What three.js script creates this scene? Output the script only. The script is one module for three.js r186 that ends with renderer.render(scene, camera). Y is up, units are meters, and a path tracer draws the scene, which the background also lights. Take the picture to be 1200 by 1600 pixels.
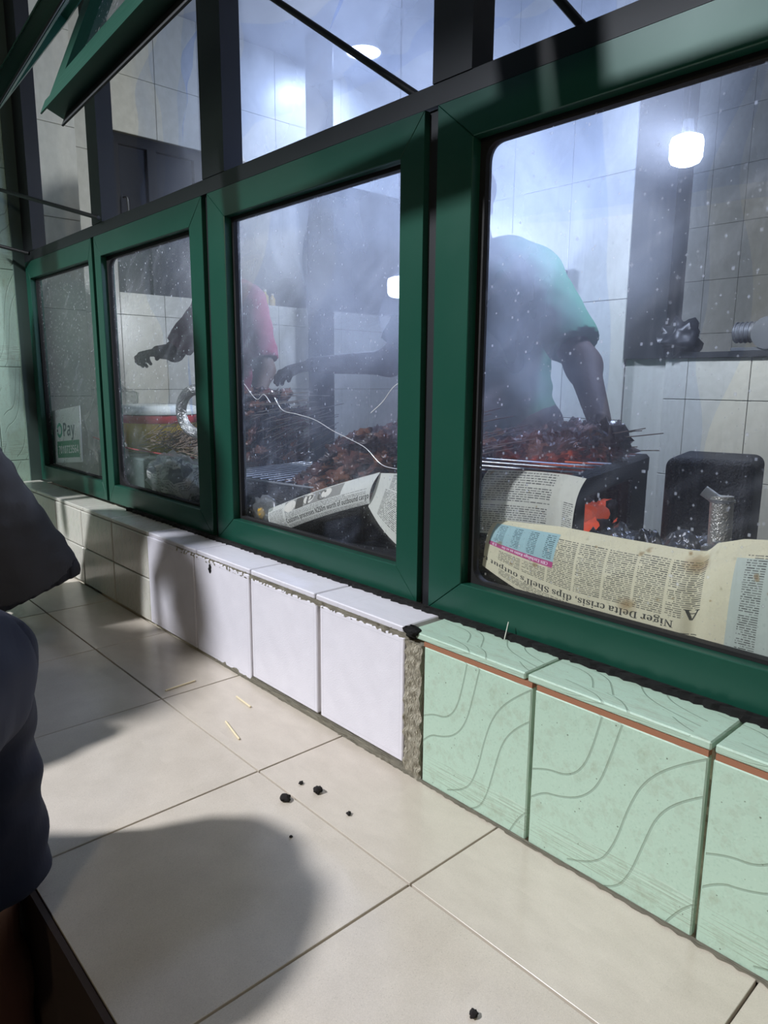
import * as THREE from 'three';
import { RectAreaLightUniformsLib } from 'three/addons/lights/RectAreaLightUniformsLib.js';
import { ConvexGeometry } from 'three/addons/geometries/ConvexGeometry.js';
import { RoundedBoxGeometry } from 'three/addons/geometries/RoundedBoxGeometry.js';
import { MarchingCubes } from 'three/addons/objects/MarchingCubes.js';
import { mergeGeometries, mergeVertices } from 'three/addons/utils/BufferGeometryUtils.js';
import { createNoise3D, createNoise2D } from 'simplex-noise';

// ---------------------------------------------------------------- camera, sky, lights, exposure
const scene = new THREE.Scene();
const camera = new THREE.PerspectiveCamera(71.8176, 0.75, 0.02, 60);
camera.position.set(0, 0.7105, 0.8388);
camera.up.set(-0.14029, 0.98321, -0.11667);
camera.lookAt(-0.72654, 0.7105 - 0.18228, 0.8388 - 0.6625);
const renderer = new THREE.WebGLRenderer();
renderer.toneMapping = THREE.LinearToneMapping;
renderer.toneMappingExposure = 1.0;
renderer.shadowMap.enabled = true;
RectAreaLightUniformsLib.init();
scene.background = new THREE.Color().setRGB(0.014, 0.015, 0.019);   // night street

function pointLight(name, rgb, cd, pos, radius = 1) {
  const l = new THREE.PointLight(new THREE.Color().setRGB(...rgb), cd);
  l.name = name; l.position.set(...pos); l.castShadow = true; l.shadow.radius = radius; scene.add(l); return l;
}
// two street lamps behind the customers
const STREET = [-2.4, 3.6, 3.3], WARM = [0.9, 1.9, 2.3];
pointLight('street_lamp_light', [0.93, 0.95, 1.0], 94, STREET, 7);
pointLight('porch_lamp_light', [1.0, 0.86, 0.62], 3.2, WARM, 4);

// ---------------------------------------------------------------- helpers
function mulberry(a) { return () => { a |= 0; a = a + 0x6D2B79F5 | 0; let t = Math.imul(a ^ a >>> 15, 1 | a); t = t + Math.imul(t ^ t >>> 7, 61 | t) ^ t; return ((t ^ t >>> 14) >>> 0) / 4294967296; }; }
const rnd = mulberry(20240611);
const rr = (a, b) => a + (b - a) * rnd();
const n3 = createNoise3D(mulberry(7)), n2 = createNoise2D(mulberry(9));
const V = (x, y, z) => new THREE.Vector3(x, y, z);
const used = {};
function numbered(n) { const k = used[n] = (used[n] ?? -1) + 1; return k ? `${n}_${String(k).padStart(3, '0')}` : n; }
function shade(m) { m.castShadow = true; m.receiveShadow = true; return m; }
function part(name, geo, mat, parent, pos, rot) {
  const m = shade(new THREE.Mesh(geo, mat)); m.name = name; if (pos) m.position.set(...pos); if (rot) m.rotation.set(...rot);
  parent.add(m); return m;
}
function tag(o, label, category, group) { o.userData = { label, category }; if (group) o.userData.group = group; return o; }
function thing(name, label, category, pos = [0, 0, 0], turn = 0, group) {
  const o = new THREE.Group(); o.name = numbered(name); o.position.set(...pos); o.rotation.y = turn; scene.add(o); return tag(o, label, category, group);
}
function single(name, geo, mat, label, category, pos, rot, group) { return tag(part(numbered(name), geo, mat, scene, pos, rot), label, category, group); }
function struct(name, geo, mat, pos, rot, label) {
  const o = geo ? shade(new THREE.Mesh(geo, mat)) : new THREE.Group(); o.name = name; if (pos) o.position.set(...pos); if (rot) o.rotation.set(...rot);
  o.userData = { kind: 'structure', label: label ?? name.replace(/_/g, ' ') + ' of the grill shop' }; scene.add(o); return o;
}
const box = (w, h, d) => new THREE.BoxGeometry(w, h, d);
const boxAt = (x0, x1, y0, y1, z0, z1) => box(x1 - x0, y1 - y0, z1 - z0).translate((x0 + x1) / 2, (y0 + y1) / 2, (z0 + z1) / 2);
const cbCache = {};
function cbox(w, h, d, c = 0.002, ou = 0, ov = 0) {           // box with chamfered edges; uv 0..1 across each face
  const key = [w, h, d, c, ou, ov].map(v => v.toFixed(4)).join(); if (cbCache[key]) return cbCache[key];
  const pts = [];
  for (const a of [-1, 1]) for (const b of [-1, 1]) for (const e of [-1, 1]) {
    pts.push(V(a * w / 2, b * (h / 2 - c), e * (d / 2 - c)), V(a * (w / 2 - c), b * h / 2, e * (d / 2 - c)), V(a * (w / 2 - c), b * (h / 2 - c), e * d / 2));
  }
  const g = new ConvexGeometry(pts), p = g.attributes.position, n = g.attributes.normal, uv = new Float32Array(p.count * 2);
  for (let i = 0; i < p.count; i += 3) {
    const ax = [Math.abs(n.getX(i)), Math.abs(n.getY(i)), Math.abs(n.getZ(i))], m = ax.indexOf(Math.max(...ax));
    for (let k = i; k < i + 3; k++) {
      const u = m === 0 ? p.getZ(k) / d : p.getX(k) / w, v = m === 1 ? p.getZ(k) / d : p.getY(k) / h;
      uv[2 * k] = u + 0.5 + ou; uv[2 * k + 1] = v + 0.5 + ov;
    }
  }
  g.setAttribute('uv', new THREE.BufferAttribute(uv, 2));
  return cbCache[key] = g;
}
function tube(points, r, seg = 40, rad = 8, closed = false) { return new THREE.TubeGeometry(new THREE.CatmullRomCurve3(points.map(p => V(...p)), closed), seg, r, rad, closed); }
function rod(a, b, r, rad = 8) {
  const A = V(...a), B = V(...b), g = new THREE.CylinderGeometry(r, r, A.distanceTo(B), rad);
  g.applyQuaternion(new THREE.Quaternion().setFromUnitVectors(V(0, 1, 0), B.clone().sub(A).normalize()));
  const m = A.add(B).multiplyScalar(0.5); return g.translate(m.x, m.y, m.z);
}
// textures
function tex(w, h, fn, srgb = true, rep) {
  const d = new Uint8Array(w * h * 4);
  for (let y = 0; y < h; y++) for (let x = 0; x < w; x++) { const c = fn(x, y), i = 4 * (y * w + x); const a = typeof c === 'number' ? [c, c, c] : c; d[i] = Math.max(0, Math.min(255, a[0])); d[i + 1] = Math.max(0, Math.min(255, a[1])); d[i + 2] = Math.max(0, Math.min(255, a[2])); d[i + 3] = 255; }
  const t = new THREE.DataTexture(d, w, h); t.magFilter = THREE.LinearFilter; t.minFilter = THREE.LinearMipmapLinearFilter; t.generateMipmaps = true; t.wrapS = t.wrapT = THREE.RepeatWrapping;
  if (srgb) t.colorSpace = THREE.SRGBColorSpace; if (rep) t.repeat.set(...rep); t.needsUpdate = true; return t;
}
function canvasTex(w, h, draw, srgb = true) {
  const c = document.createElement('canvas'); c.width = w; c.height = h; draw(c.getContext('2d'), w, h);
  const t = new THREE.CanvasTexture(c); if (srgb) t.colorSpace = THREE.SRGBColorSpace; t.magFilter = THREE.LinearFilter; t.wrapS = t.wrapT = THREE.RepeatWrapping; return t;
}
const std = (o) => new THREE.MeshStandardMaterial(o), phy = (o) => new THREE.MeshPhysicalMaterial(o);
const fbm = (x, y, o = 4) => { let s = 0, a = 0.5, f = 1; for (let i = 0; i < o; i++) { s += a * n2(x * f, y * f); a *= 0.5; f *= 2.1; } return s; };

// ---------------------------------------------------------------- materials
const floorTex = [0, 1, 2].map(k => tex(512, 512, (x, y) => {
  const g = fbm(x / 130 + k * 31, y / 130, 3) * 7 + (rnd() - 0.5) * 15, s = rnd() < 0.004 ? -35 : 0; return [203 + g + s, 193 + g + s, 180 + g + s];
}));
const mFloor = floorTex.map(t => phy({ map: t, roughness: 0.30, clearcoat: 0.25, clearcoatRoughness: 0.12 }));
const mGrout = std({ color: 0x5a5146, roughness: 0.95 });
const mortarTex = tex(512, 512, (x, y) => { const g = fbm(x / 40, y / 40, 5) * 55, d = fbm(x / 90 + 50, y / 90, 3) > 0.28 ? -45 : 0; return [198 + g + d, 191 + g + d, 172 + g + d]; });
const mortarBump = tex(512, 512, (x, y) => 128 + fbm(x / 22, y / 22, 5) * 150, false);
const mMortar = std({ map: mortarTex, bumpMap: mortarBump, bumpScale: 0.006, roughness: 1 });
const whiteTex = tex(512, 512, (x, y) => {
  const e = Math.min(x, y, 511 - x, 511 - y); let g = (rnd() - 0.5) * 5 + fbm(x / 160, y / 160, 3) * 5; if (e > 17 && e < 21) g -= 10;
  return [225 + g, 223 + g, 232 + g];
});
const whiteBump = tex(256, 256, (x, y) => 128 + n2(x / 5, y / 4) * 50 + n2(x / 2.2, y / 2.2) * 30, false);
const mWhite = phy({ map: whiteTex, bumpMap: whiteBump, bumpScale: 0.0005, roughness: 0.32 });
const mWhiteDots = mWhite;
const oldTex = canvasTex(512, 512, (c, w, h) => {
  c.fillStyle = '#c6c4ba'; c.fillRect(0, 0, w, h); const r = mulberry(3);
  for (let i = 0; i < 150; i++) { c.strokeStyle = `rgba(${150 + r() * 40},${148 + r() * 40},${135 + r() * 40},0.5)`; c.lineWidth = 1 + r() * 4; const x = r() * w, y = r() * h; c.beginPath(); c.moveTo(x, y); c.quadraticCurveTo(x + 30 * r(), y + 40, x - 30 + 50 * r(), y + 60 + 60 * r()); c.stroke(); }
});
const mOld = phy({ map: oldTex, roughness: 0.22 });
function wave(c, w, h, base, line, seed) {
  c.fillStyle = base; c.fillRect(0, 0, w, h); const r = mulberry(seed);
  for (let i = 0; i < 5000; i++) { const v = r(); c.fillStyle = v < 0.5 ? 'rgba(225,240,230,0.07)' : 'rgba(90,115,102,0.06)'; const s = 1 + r() * 5; c.fillRect(r() * w, r() * h, s, s); }
  const L = (pts, lw) => { c.lineWidth = lw; c.beginPath(); c.moveTo(pts[0][0] * w, pts[0][1] * h); for (let i = 1; i < pts.length - 1; i++) { const mx = (pts[i][0] + pts[i + 1][0]) / 2, my = (pts[i][1] + pts[i + 1][1]) / 2; c.quadraticCurveTo(pts[i][0] * w, pts[i][1] * h, (i === pts.length - 2 ? pts[i + 1][0] : mx) * w, (i === pts.length - 2 ? pts[i + 1][1] : my) * h); } c.stroke(); };
  c.lineCap = 'round'; c.strokeStyle = line;
  const all = [
    [[0.44, -0.02], [0.40, 0.18], [0.34, 0.36], [0.24, 0.45], [0.10, 0.46], [-0.02, 0.52]],
    [[0.56, -0.02], [0.50, 0.22], [0.44, 0.42], [0.34, 0.54], [0.2, 0.6], [0.08, 0.62], [-0.02, 0.72]],
    [[1.02, 0.00], [0.86, 0.10], [0.70, 0.26], [0.62, 0.46], [0.56, 0.72], [0.46, 0.9], [0.28, 0.96]],
    [[1.02, 0.20], [0.90, 0.28], [0.78, 0.42], [0.72, 0.62], [0.66, 0.84], [0.58, 0.98], [0.46, 1.02]],
    [[1.02, 0.80], [0.94, 0.86], [0.86, 1.02]]];
  for (const p of all) L(p, w / 80);
}
const greenTex = canvasTex(512, 512, (c, w, h) => {
  wave(c, w, h, '#b4cfbd', 'rgba(118,138,122,0.45)', 5); const r = mulberry(15);
  for (let i = 0; i < 70; i++) { const x = r() * w, y = r() * h, s = 8 + r() * 34; for (let k = 0; k < 14; k++) { c.fillStyle = r() < 0.6 ? 'rgba(140,140,112,0.045)' : 'rgba(120,128,108,0.05)'; c.beginPath(); c.ellipse(x + (r() - 0.5) * s * 2, y + (r() - 0.5) * s * 1.6, s * r() * 0.6 + 1, s * r() * 0.35 + 1, r() * 3, 0, 7); c.fill(); } }
  for (let i = 0; i < 170; i++) { c.strokeStyle = r() < 0.62 ? 'rgba(112,122,100,0.34)' : 'rgba(215,228,218,0.35)'; c.lineWidth = 1; const x = r() * w, y = (0.78 + 0.16 * r()) * h, l = 40 + 160 * r(); c.beginPath(); c.moveTo(x, y); c.lineTo(x + l, y + (r() - 0.5) * 6); c.stroke(); }
  for (let i = 0; i < 26; i++) { c.fillStyle = 'rgba(55,60,45,0.6)'; c.beginPath(); c.arc(r() * w, r() * h, 0.8 + r() * 1.6, 0, 7); c.fill(); }
});
const greenBump = canvasTex(512, 512, (c, w, h) => wave(c, w, h, '#a0a0a0', '#505050', 5), false);
const mGreen = phy({ map: greenTex, bumpMap: greenBump, bumpScale: 0.0016, roughness: 0.34 });
const mTerra = std({ color: 0x9a6a50, roughness: 0.9 });
const wallTex = [0, 1].map(k => tex(256, 256, (x, y) => { const g = fbm(x / 60 + 9 * k, y / 60, 4) * 9 + (rnd() - 0.5) * 4; return [206 + g, 206 + g, 196 + g]; }));
const mWall = wallTex.map(t => phy({ map: t, roughness: 0.30 }));
const mWallGrout = std({ color: 0x55544c, roughness: 0.95 });
const mPlaster = std({ color: 0xb9bcc0, roughness: 0.9 });
const mDark = std({ color: 0x1c1d22, roughness: 0.6 });
const scratch = tex(256, 256, (x, y) => { const g = fbm(x / 50, y / 6, 4) * 20; return 120 + g; }, false);
const mFrame = phy({ color: 0x184a3c, roughness: 0.42, roughnessMap: tex(256, 256, (x, y) => 200 + fbm(x / 60, y / 60, 3) * 30, false), metalness: 0.15 });
const mFrameDark = std({ color: 0x24262a, roughness: 0.5, metalness: 0.2 });
const mSoot = std({ color: 0x141416, roughness: 0.85, bumpMap: mortarBump, bumpScale: 0.004 });
const mRubber = std({ color: 0x0d0d0f, roughness: 0.7 });
const mSteel = std({ color: 0x9a9c9e, roughness: 0.35, metalness: 0.9 });
// window glass: smeared with grease and dust, which scatters light where it lies
function glassMat(seed, heavy) {
  const r = mulberry(seed), W = 512, H = 512, base = new Float32Array(W * H);
  const nn = createNoise2D(mulberry(seed + 77));
  for (let y = 0; y < H; y++) for (let x = 0; x < W; x++) {
    const wipe = Math.max(0, nn((x * 0.8 + y * 0.5) / 160, (x * 0.35 - y * 0.6) / 22)) * 0.10, streak = Math.max(0, nn(x / 7, y / 300)) * 0.12, blot = Math.max(0, nn(x / 120, y / 150 + 9)) * 0.16;
    base[y * W + x] = heavy + wipe + streak * heavy * 2 + blot * heavy * 1.6;
  }
  for (let i = 0; i < 1500; i++) { const cx = r() * W, cy = r() * H, s = 0.6 + r() * r() * 1.6, a = 0.3 + r() * 0.5; for (let y = -2; y <= 2; y++) for (let x = -2; x <= 2; x++) { if (x * x + y * y > s * s) continue; const px = (cx + x) | 0, py = (cy + y) | 0; if (px < 0 || py < 0 || px >= W || py >= H) continue; base[py * W + px] = Math.max(base[py * W + px], a); } }
  const t = tex(W, H, (x, y) => 255 * Math.min(1, base[y * W + x]), false);
  return phy({ color: 0xf3f6fb, roughness: 1, roughnessMap: t, transmission: 1, thickness: 0, ior: 1.5 });
}
const mPane = [glassMat(11, 0.17), glassMat(12, 0.20), glassMat(13, 0.28), glassMat(14, 0.22)];
const mCrack = phy({ color: 0xf2f6fa, roughness: 0.15, metalness: 0.4 });

// ---------------------------------------------------------------- floor of the raised porch
const XW = -3.27, ZE = 0.604, T = 0.4, X0 = -0.638, ZA = 0.2009;
const floor = struct('floor', boxAt(XW - 0.1, 1.4, -0.45, -0.012, -0.02, ZE - 0.004), mGrout, null, null, 'raised porch floor of beige tiles before the windows');
{
  let k = 0; const zs = [[0.0, ZA], [ZA, ZE]];
  for (let i = -7; i < 6; i++) for (const [z0, z1] of zs) {
    const x0 = Math.max(X0 + i * T, XW), x1 = Math.min(X0 + (i + 1) * T, 1.4); if (x1 - x0 < 0.02) continue;
    const g = 0.0018, w = x1 - x0 - 2 * g, d = z1 - z0 - 2 * g;
    part('floor_tile', cbox(w, 0.012, d, 0.0006, (k * 0.37) % 1, (k * 0.61) % 1), mFloor[k % 3], floor, [(x0 + x1) / 2, -0.006 + ((k * 7) % 3 - 1) * 0.0002, (z0 + z1) / 2]); k++;
  }
  part('edge_trim', boxAt(XW, 1.4, -0.45, -0.001, ZE, ZE + 0.008), std({ color: 0x3a2c24, roughness: 0.8 }), floor);
}
struct('canopy', boxAt(XW - 0.1, 1.4, 2.3, 2.36, -0.06, 1.49), std({ color: 0x5c5f60, roughness: 0.8 }), null, null, 'unseen porch canopy roof added to shade the tops of the windows');  // unseen overhang, added and sized to keep street lamp light off the window tops
struct('ground', boxAt(-8, 5, -0.55, -0.45, ZE, 8), std({ color: 0x2c2620, roughness: 0.95, bumpMap: mortarBump, bumpScale: 0.01 }), null, null, 'dark trodden street ground below the porch');
// ---------------------------------------------------------------- low wall under the windows
const SILL = 0.277;
const low = struct('wall_front', boxAt(XW, 1.3, -0.45, SILL - 0.014, -0.17, -0.012), mMortar, null, null, 'low tiled wall under the green windows');
{
  const face = (x0, x1, y0, y1, mat, ou = 0, t = 0.012, out = 0) => part('wall_tile', cbox(x1 - x0 - 0.006, y1 - y0, t, 0.002, ou, 0), mat, low, [(x0 + x1) / 2, (y0 + y1) / 2, -0.006 + out]);
  const xs = [-2.99, -2.73, -2.47, -2.2, -1.935, -1.65, -1.379, -1.115, -0.856];
  for (let i = 0; i < xs.length - 1; i++) {
    const a = xs[i], b = xs[i + 1];
    if (i < 4) { face(a, b, 0.004, 0.132, mOld, i * 0.3); face(a, b, 0.136, SILL - 0.014, mOld, i * 0.3 + 0.5); }
    else face(a + (i > 5 ? 0.002 : 0), b - (i > 5 ? 0.003 : 0), i > 5 ? 0.018 : 0.006, i > 5 ? SILL - 0.018 : SILL - 0.012, mWhite, 0, 0.014, 0.001);
  }
  face(XW + 0.01, -2.99, 0.004, SILL - 0.014, mOld, 0.2);
  const gx = [-0.820, -0.583, -0.319, -0.055, 0.21, 0.475, 0.74, 1.0];
  for (let i = 0; i < gx.length - 1; i++) face(gx[i] + (i ? 0 : 0.004), gx[i + 1], 0.003, SILL - 0.02, mGreen);
  // cap tiles on the sill
  const cap = (x0, x1, mat, ou, lift = 0) => part('sill_tile', cbox(x1 - x0 - 0.005, 0.012, 0.104, 0.002, ou, 0.3), mat, low, [(x0 + x1) / 2, SILL - 0.006 + lift, -0.053]);
  const cx = [-3.25, -2.95, -2.7, -2.45, -2.2, -1.93, -1.64, -1.38, -1.13, -0.865];
  for (let i = 0; i < cx.length - 1; i++) cap(cx[i], cx[i + 1], i < 5 ? mOld : mWhite, i * 0.21, i > 5 ? 0.001 : 0);
  const gc = [-0.855, -0.598, -0.318, -0.05, 0.22, 0.49, 0.76, 1.03];
  for (let i = 0; i < gc.length - 1; i++) cap(gc[i], gc[i + 1], mGreen, 0.1 * i);
  for (let i = 0; i < gx.length - 1; i++) part('clay_edge', boxAt(gx[i] + 0.005, gx[i + 1] - 0.004, SILL - 0.0205, SILL - 0.0125, -0.012, -0.0015), mTerra, low);
  // rough mortar: heel along the floor, column between the white and the green tiling
  const rough = (g, amp, f) => { const p = g.attributes.position; for (let i = 0; i < p.count; i++) { const a = n3(p.getX(i) * f, p.getY(i) * f, p.getZ(i) * f), b = n3(p.getX(i) * f + 9, p.getY(i) * f, p.getZ(i) * f); p.setXYZ(i, p.getX(i) + b * amp * 0.4, p.getY(i) + a * amp * 0.5, p.getZ(i) + a * amp); } g.computeVertexNormals(); return g; };
  const lumpy = (r0, sx, sy, sz) => rough(new THREE.SphereGeometry(r0, 24, 16), 0.008, 160).scale(sx, sy, sz);
  part('mortar_heel', rough(new THREE.BoxGeometry(0.72, 0.014, 0.010, 160, 3, 3).translate(-1.19, 0.006, -0.003), 0.005, 60), mMortar, low);
  part('mortar_joint', rough(new THREE.BoxGeometry(0.042, SILL - 0.02, 0.02, 14, 80, 5).translate(-0.838, (SILL - 0.02) / 2, -0.007), 0.0045, 45), mMortar, low);
  part('mortar_bed', rough(new THREE.BoxGeometry(0.9, 0.012, 0.012, 220, 3, 3).translate(-1.3, SILL - 0.016, -0.0055), 0.005, 90), mMortar, low);
  part('grout_heel', rough(new THREE.BoxGeometry(1.4, 0.006, 0.006, 200, 2, 2).translate(-0.12, 0.001, 0.001), 0.003, 60), mMortar, low);
  part('soot_mark', lumpy(0.009, 0.7, 1.3, 0.2).translate(-1.565, 0.243, 0.0022), mSoot, low);
  part('soot_lump', rough(new THREE.SphereGeometry(0.016, 20, 14).scale(1.1, 0.7, 0.8).translate(-0.848, SILL - 0.004, -0.006), 0.01, 90), mSoot, low);
  part('sealant', rough(new THREE.BoxGeometry(2.9, 0.012, 0.014, 360, 3, 3).translate(-1.75 + 0.9, SILL + 0.003, -0.098), 0.005, 60), mSoot, low);
}
// ---------------------------------------------------------------- tiled walls
function tileGrid(root, u0, u1, v0, v1, tw, th, mats, uo = 0, vo = 0, skip, zo = 0, gap = 0.0022) {   // tiles on the local z = 0 face of root, growing out to +z
  let k = 0;
  for (let a = Math.floor((u0 - uo) / tw); uo + a * tw < u1 - 1e-4; a++) for (let b = Math.floor((v0 - vo) / th); vo + b * th < v1 - 1e-4; b++) {
    let x0 = Math.max(u0, uo + a * tw), x1 = Math.min(u1, uo + (a + 1) * tw), y0 = Math.max(v0, vo + b * th), y1 = Math.min(v1, vo + (b + 1) * th); k++;
    for (const [sx0, sx1, sy0, sy1] of skip ? [skip] : []) {          // cut away from an opening
      if (x1 <= sx0 || x0 >= sx1 || y1 <= sy0 || y0 >= sy1) continue;
      if (x0 >= sx0 && x1 <= sx1 && y0 >= sy0 && y1 <= sy1) { x1 = x0; continue; }
      if (y0 < sy0 && x0 >= sx0 - 0.02) y1 = sy0; else if (y1 > sy1 && x0 >= sx0 - 0.02) y0 = sy1; else if (x0 < sx0) x1 = sx0; else x0 = sx1;
    }
    const w = x1 - x0 - gap, h = y1 - y0 - gap; if (w < 0.01 || h < 0.01) continue;
    part('wall_tile', cbox(w, h, 0.008, 0.0012, (k * 0.37) % 1, 0), mats[k % mats.length], root, [(x0 + x1) / 2, (y0 + y1) / 2, zo + 0.004]);
  }
}
// side wall of the porch, green tiles (faces +x)
const side = struct('wall_side', box(2.2, 3.2, 0.1).translate(0, 0, -0.05), mWallGrout, [XW, 1.15, 0.95], [0, Math.PI / 2, 0], 'sea green tiled side wall at the end of the porch');
tileGrid(side, -0.7, 1.06, -1.15, 1.45, 0.26, 0.389, [mGreen], 1.06 - 0.14, 0.755 - 1.15);
// room
const YF = -0.3, YC = 2.59, XL = -3.8, ZB = -3.6, XR = 1.3;
struct('floor_inside', boxAt(XL - 0.1, XR + 0.1, YF - 0.1, YF, ZB - 0.1, -0.17), std({ color: 0x6d665c, roughness: 0.7 }), null, null, 'floor of the grill room');
struct('ceiling', boxAt(XL - 0.1, XR + 0.1, YC, YC + 0.1, ZB - 0.1, 0.0), mPlaster, null, null, 'pale ceiling of the grill room');
struct('wall_right', boxAt(XR, XR + 0.1, YF, YC, ZB, 0), mPlaster, null, null, 'right wall of the grill room');
struct('wall_front_upper', boxAt(XW - 0.5, XR, 2.16, YC, -0.17, -0.07), mPlaster, null, null, 'wall above the transoms');
struct('wall_front_end', boxAt(XL - 0.1, XW + 0.02, YF, YC, -0.17, -0.07), std({ color: 0x4a5c56, roughness: 0.6 }), null, null, 'wall beside the last window');
struct('wall_front_start', boxAt(0.02, XR, SILL, 2.16, -0.17, -0.07), mPlaster, null, null, 'wall beside the first window');
const mRecess = std({ color: 0x84878a, roughness: 0.8 });
// left wall with a long dark hatch; local x = -z
const HZ0 = -0.735, HZ1 = -2.95, HY0 = 1.16, HY1 = 1.95;
const wl = struct('wall_left', null, null, [XL, 0, 0], [0, Math.PI / 2, 0], 'white tiled end wall with a long dark hatch');
for (const [u0, u1, v0, v1] of [[0.07, -HZ0, YF, YC], [-HZ1, 3.6, YF, YC], [-HZ0, -HZ1, YF, HY0], [-HZ0, -HZ1, HY1, YC]]) part('wall_core', boxAt(u0, u1, v0, v1, -0.12, 0), mWallGrout, wl);
tileGrid(wl, 0.1, 3.6, YF, YC, 0.249, 0.392, mWall, 0.479 - 0.249 * 2, 0.262, [-HZ0, -HZ1, HY0, HY1]);
part('recess', boxAt(-HZ0, -HZ1, HY0, HY1, -0.62, -0.6), mRecess, wl); part('recess_floor', boxAt(-HZ0, -HZ1, HY0 - 0.02, HY0, -0.62, -0.0), std({ color: 0x8a887e, roughness: 0.6 }), wl);
part('recess_top', boxAt(-HZ0, -HZ1, HY1, HY1 + 0.02, -0.62, -0.12), mRecess, wl); for (const u of [-HZ0 - 0.02, -HZ1]) part('recess_side', boxAt(u, u + 0.02, HY0, HY1, -0.62, -0.12), mRecess, wl);
// frame of the hatch with its sliding panels
{
  const h = struct('window_5', null, null, [XL, 0, 0], [0, Math.PI / 2, 0], 'long dark sliding hatch in the white end wall');
  const mm = std({ color: 0x2b2d33, roughness: 0.5, metalness: 0.3 });
  part('rail', boxAt(-HZ0, -HZ1, HY1 - 0.05, HY1, -0.08, -0.02), mm, h); part('stile', boxAt(-HZ0, -HZ0 + 0.04, HY0 + 0.002, HY1 - 0.05, -0.08, -0.02), mm, h);
  part('stile', boxAt(0.93, 0.98, HY0 + 0.002, HY1 - 0.05, -0.08, -0.02), mm, h); part('stile', boxAt(1.2, 1.25, HY0 + 0.002, HY1 - 0.05, -0.08, -0.02), mm, h);
  part('panel', boxAt(-HZ0 + 0.04, 0.93, HY0 + 0.002, HY1 - 0.05, -0.06, -0.05), std({ color: 0x33363e, roughness: 0.25 }), h);
  part('panel', boxAt(0.98, 1.2, HY0 + 0.002, HY1 - 0.05, -0.06, -0.05), std({ color: 0x3b3e46, roughness: 0.25 }), h);
  const hd = part('handle', tube([[0.79, 1.5, -0.02], [0.79, 1.51, 0.02], [0.79, 1.63, 0.02], [0.79, 1.64, -0.02]], 0.006, 20, 6), mSteel, h); hd.userData.label = 'steel pull handle';
}
// tiled pier beside the last window
const pier = struct('wall_pier', boxAt(0.175, 0.42, YF, YC, -0.35, 0), mWallGrout, [-3.44, 0, 0], [0, Math.PI / 2, 0], 'narrow tiled pier in the corner by the last window');
tileGrid(pier, 0.18, 0.42, YF, YC, 0.26, 0.39, mWall, 0.18, 0.24);
// short back wall behind the cook and the half wall beside it
const ZK = -1.56;
const bk = struct('wall_back', boxAt(-2.2, -1.345, YF, YC, ZK - 0.1, ZK), mWallGrout, null, null, 'white tiled wall behind the cook');
tileGrid(bk, -2.2, -1.345, YF, YC, 0.268, 0.43, mWall, -1.604 - 0.268 * 3, 1.005 - 0.86, null, ZK);
const hw = struct('wall_half', boxAt(-1.19, XR, YF, 0.795, ZK - 0.1, ZK), mWallGrout, null, null, 'white tiled half wall right of the dark post');
tileGrid(hw, -1.19, 0.4, YF, 0.795, 0.203, 0.26, mWall, -1.11, 0.657 - 0.78, null, ZK);
part('cap_ledge', boxAt(-1.19, XR, 0.795, 0.813, ZK - 0.11, ZK + 0.02), std({ color: 0x3c3e44, roughness: 0.4, metalness: 0.5 }), hw);
part('half_end', boxAt(-1.345, -1.19, YF, 0.795, ZK - 0.1, ZK - 0.004), mWall[0], hw);
struct('trim_9', boxAt(-1.342, -1.192, 0.795, YC, ZK - 0.09, ZK + 0.02), mFrameDark, null, null, 'dark post between the back wall and the half wall');
const fw_ = struct('wall_far', boxAt(XL, XR, YF, YC, ZB - 0.1, ZB), mWallGrout, null, null, 'far white tiled wall beyond the half wall');
tileGrid(fw_, -2.9, -0.4, 0.2, YC, 0.2, 0.313, mWall, -2.004, 1.323, null, ZB);
struct('trim_10', cbox(0.13, YC - YF, 0.1, 0.004), mFrameDark, [-3.45, (YC + YF) / 2, -1.79], null, 'dark square post before the white end wall');
// ---------------------------------------------------------------- green windows
const ZF = -0.11, YB = 0.3455, YT = 1.107, OB = 0.281, OT = 1.174;
function quadExtrude(pts, z0, z1) { const s = new THREE.Shape(pts.map(p => new THREE.Vector2(...p))); return new THREE.ExtrudeGeometry(s, { depth: z1 - z0 - 0.003, bevelEnabled: true, bevelThickness: 0.0015, bevelSize: 0.0012, bevelOffset: -0.0015, bevelSegments: 1 }).translate(0, 0, z0 + 0.0015); }
function roundRect(x0, x1, y0, y1, r) { const p = new THREE.Path(); p.moveTo(x0 + r, y0); p.lineTo(x1 - r, y0); p.quadraticCurveTo(x1, y0, x1, y0 + r); p.lineTo(x1, y1 - r); p.quadraticCurveTo(x1, y1, x1 - r, y1); p.lineTo(x0 + r, y1); p.quadraticCurveTo(x0, y1, x0, y1 - r); p.lineTo(x0, y0 + r); p.quadraticCurveTo(x0, y0, x0 + r, y0); return p; }
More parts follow.
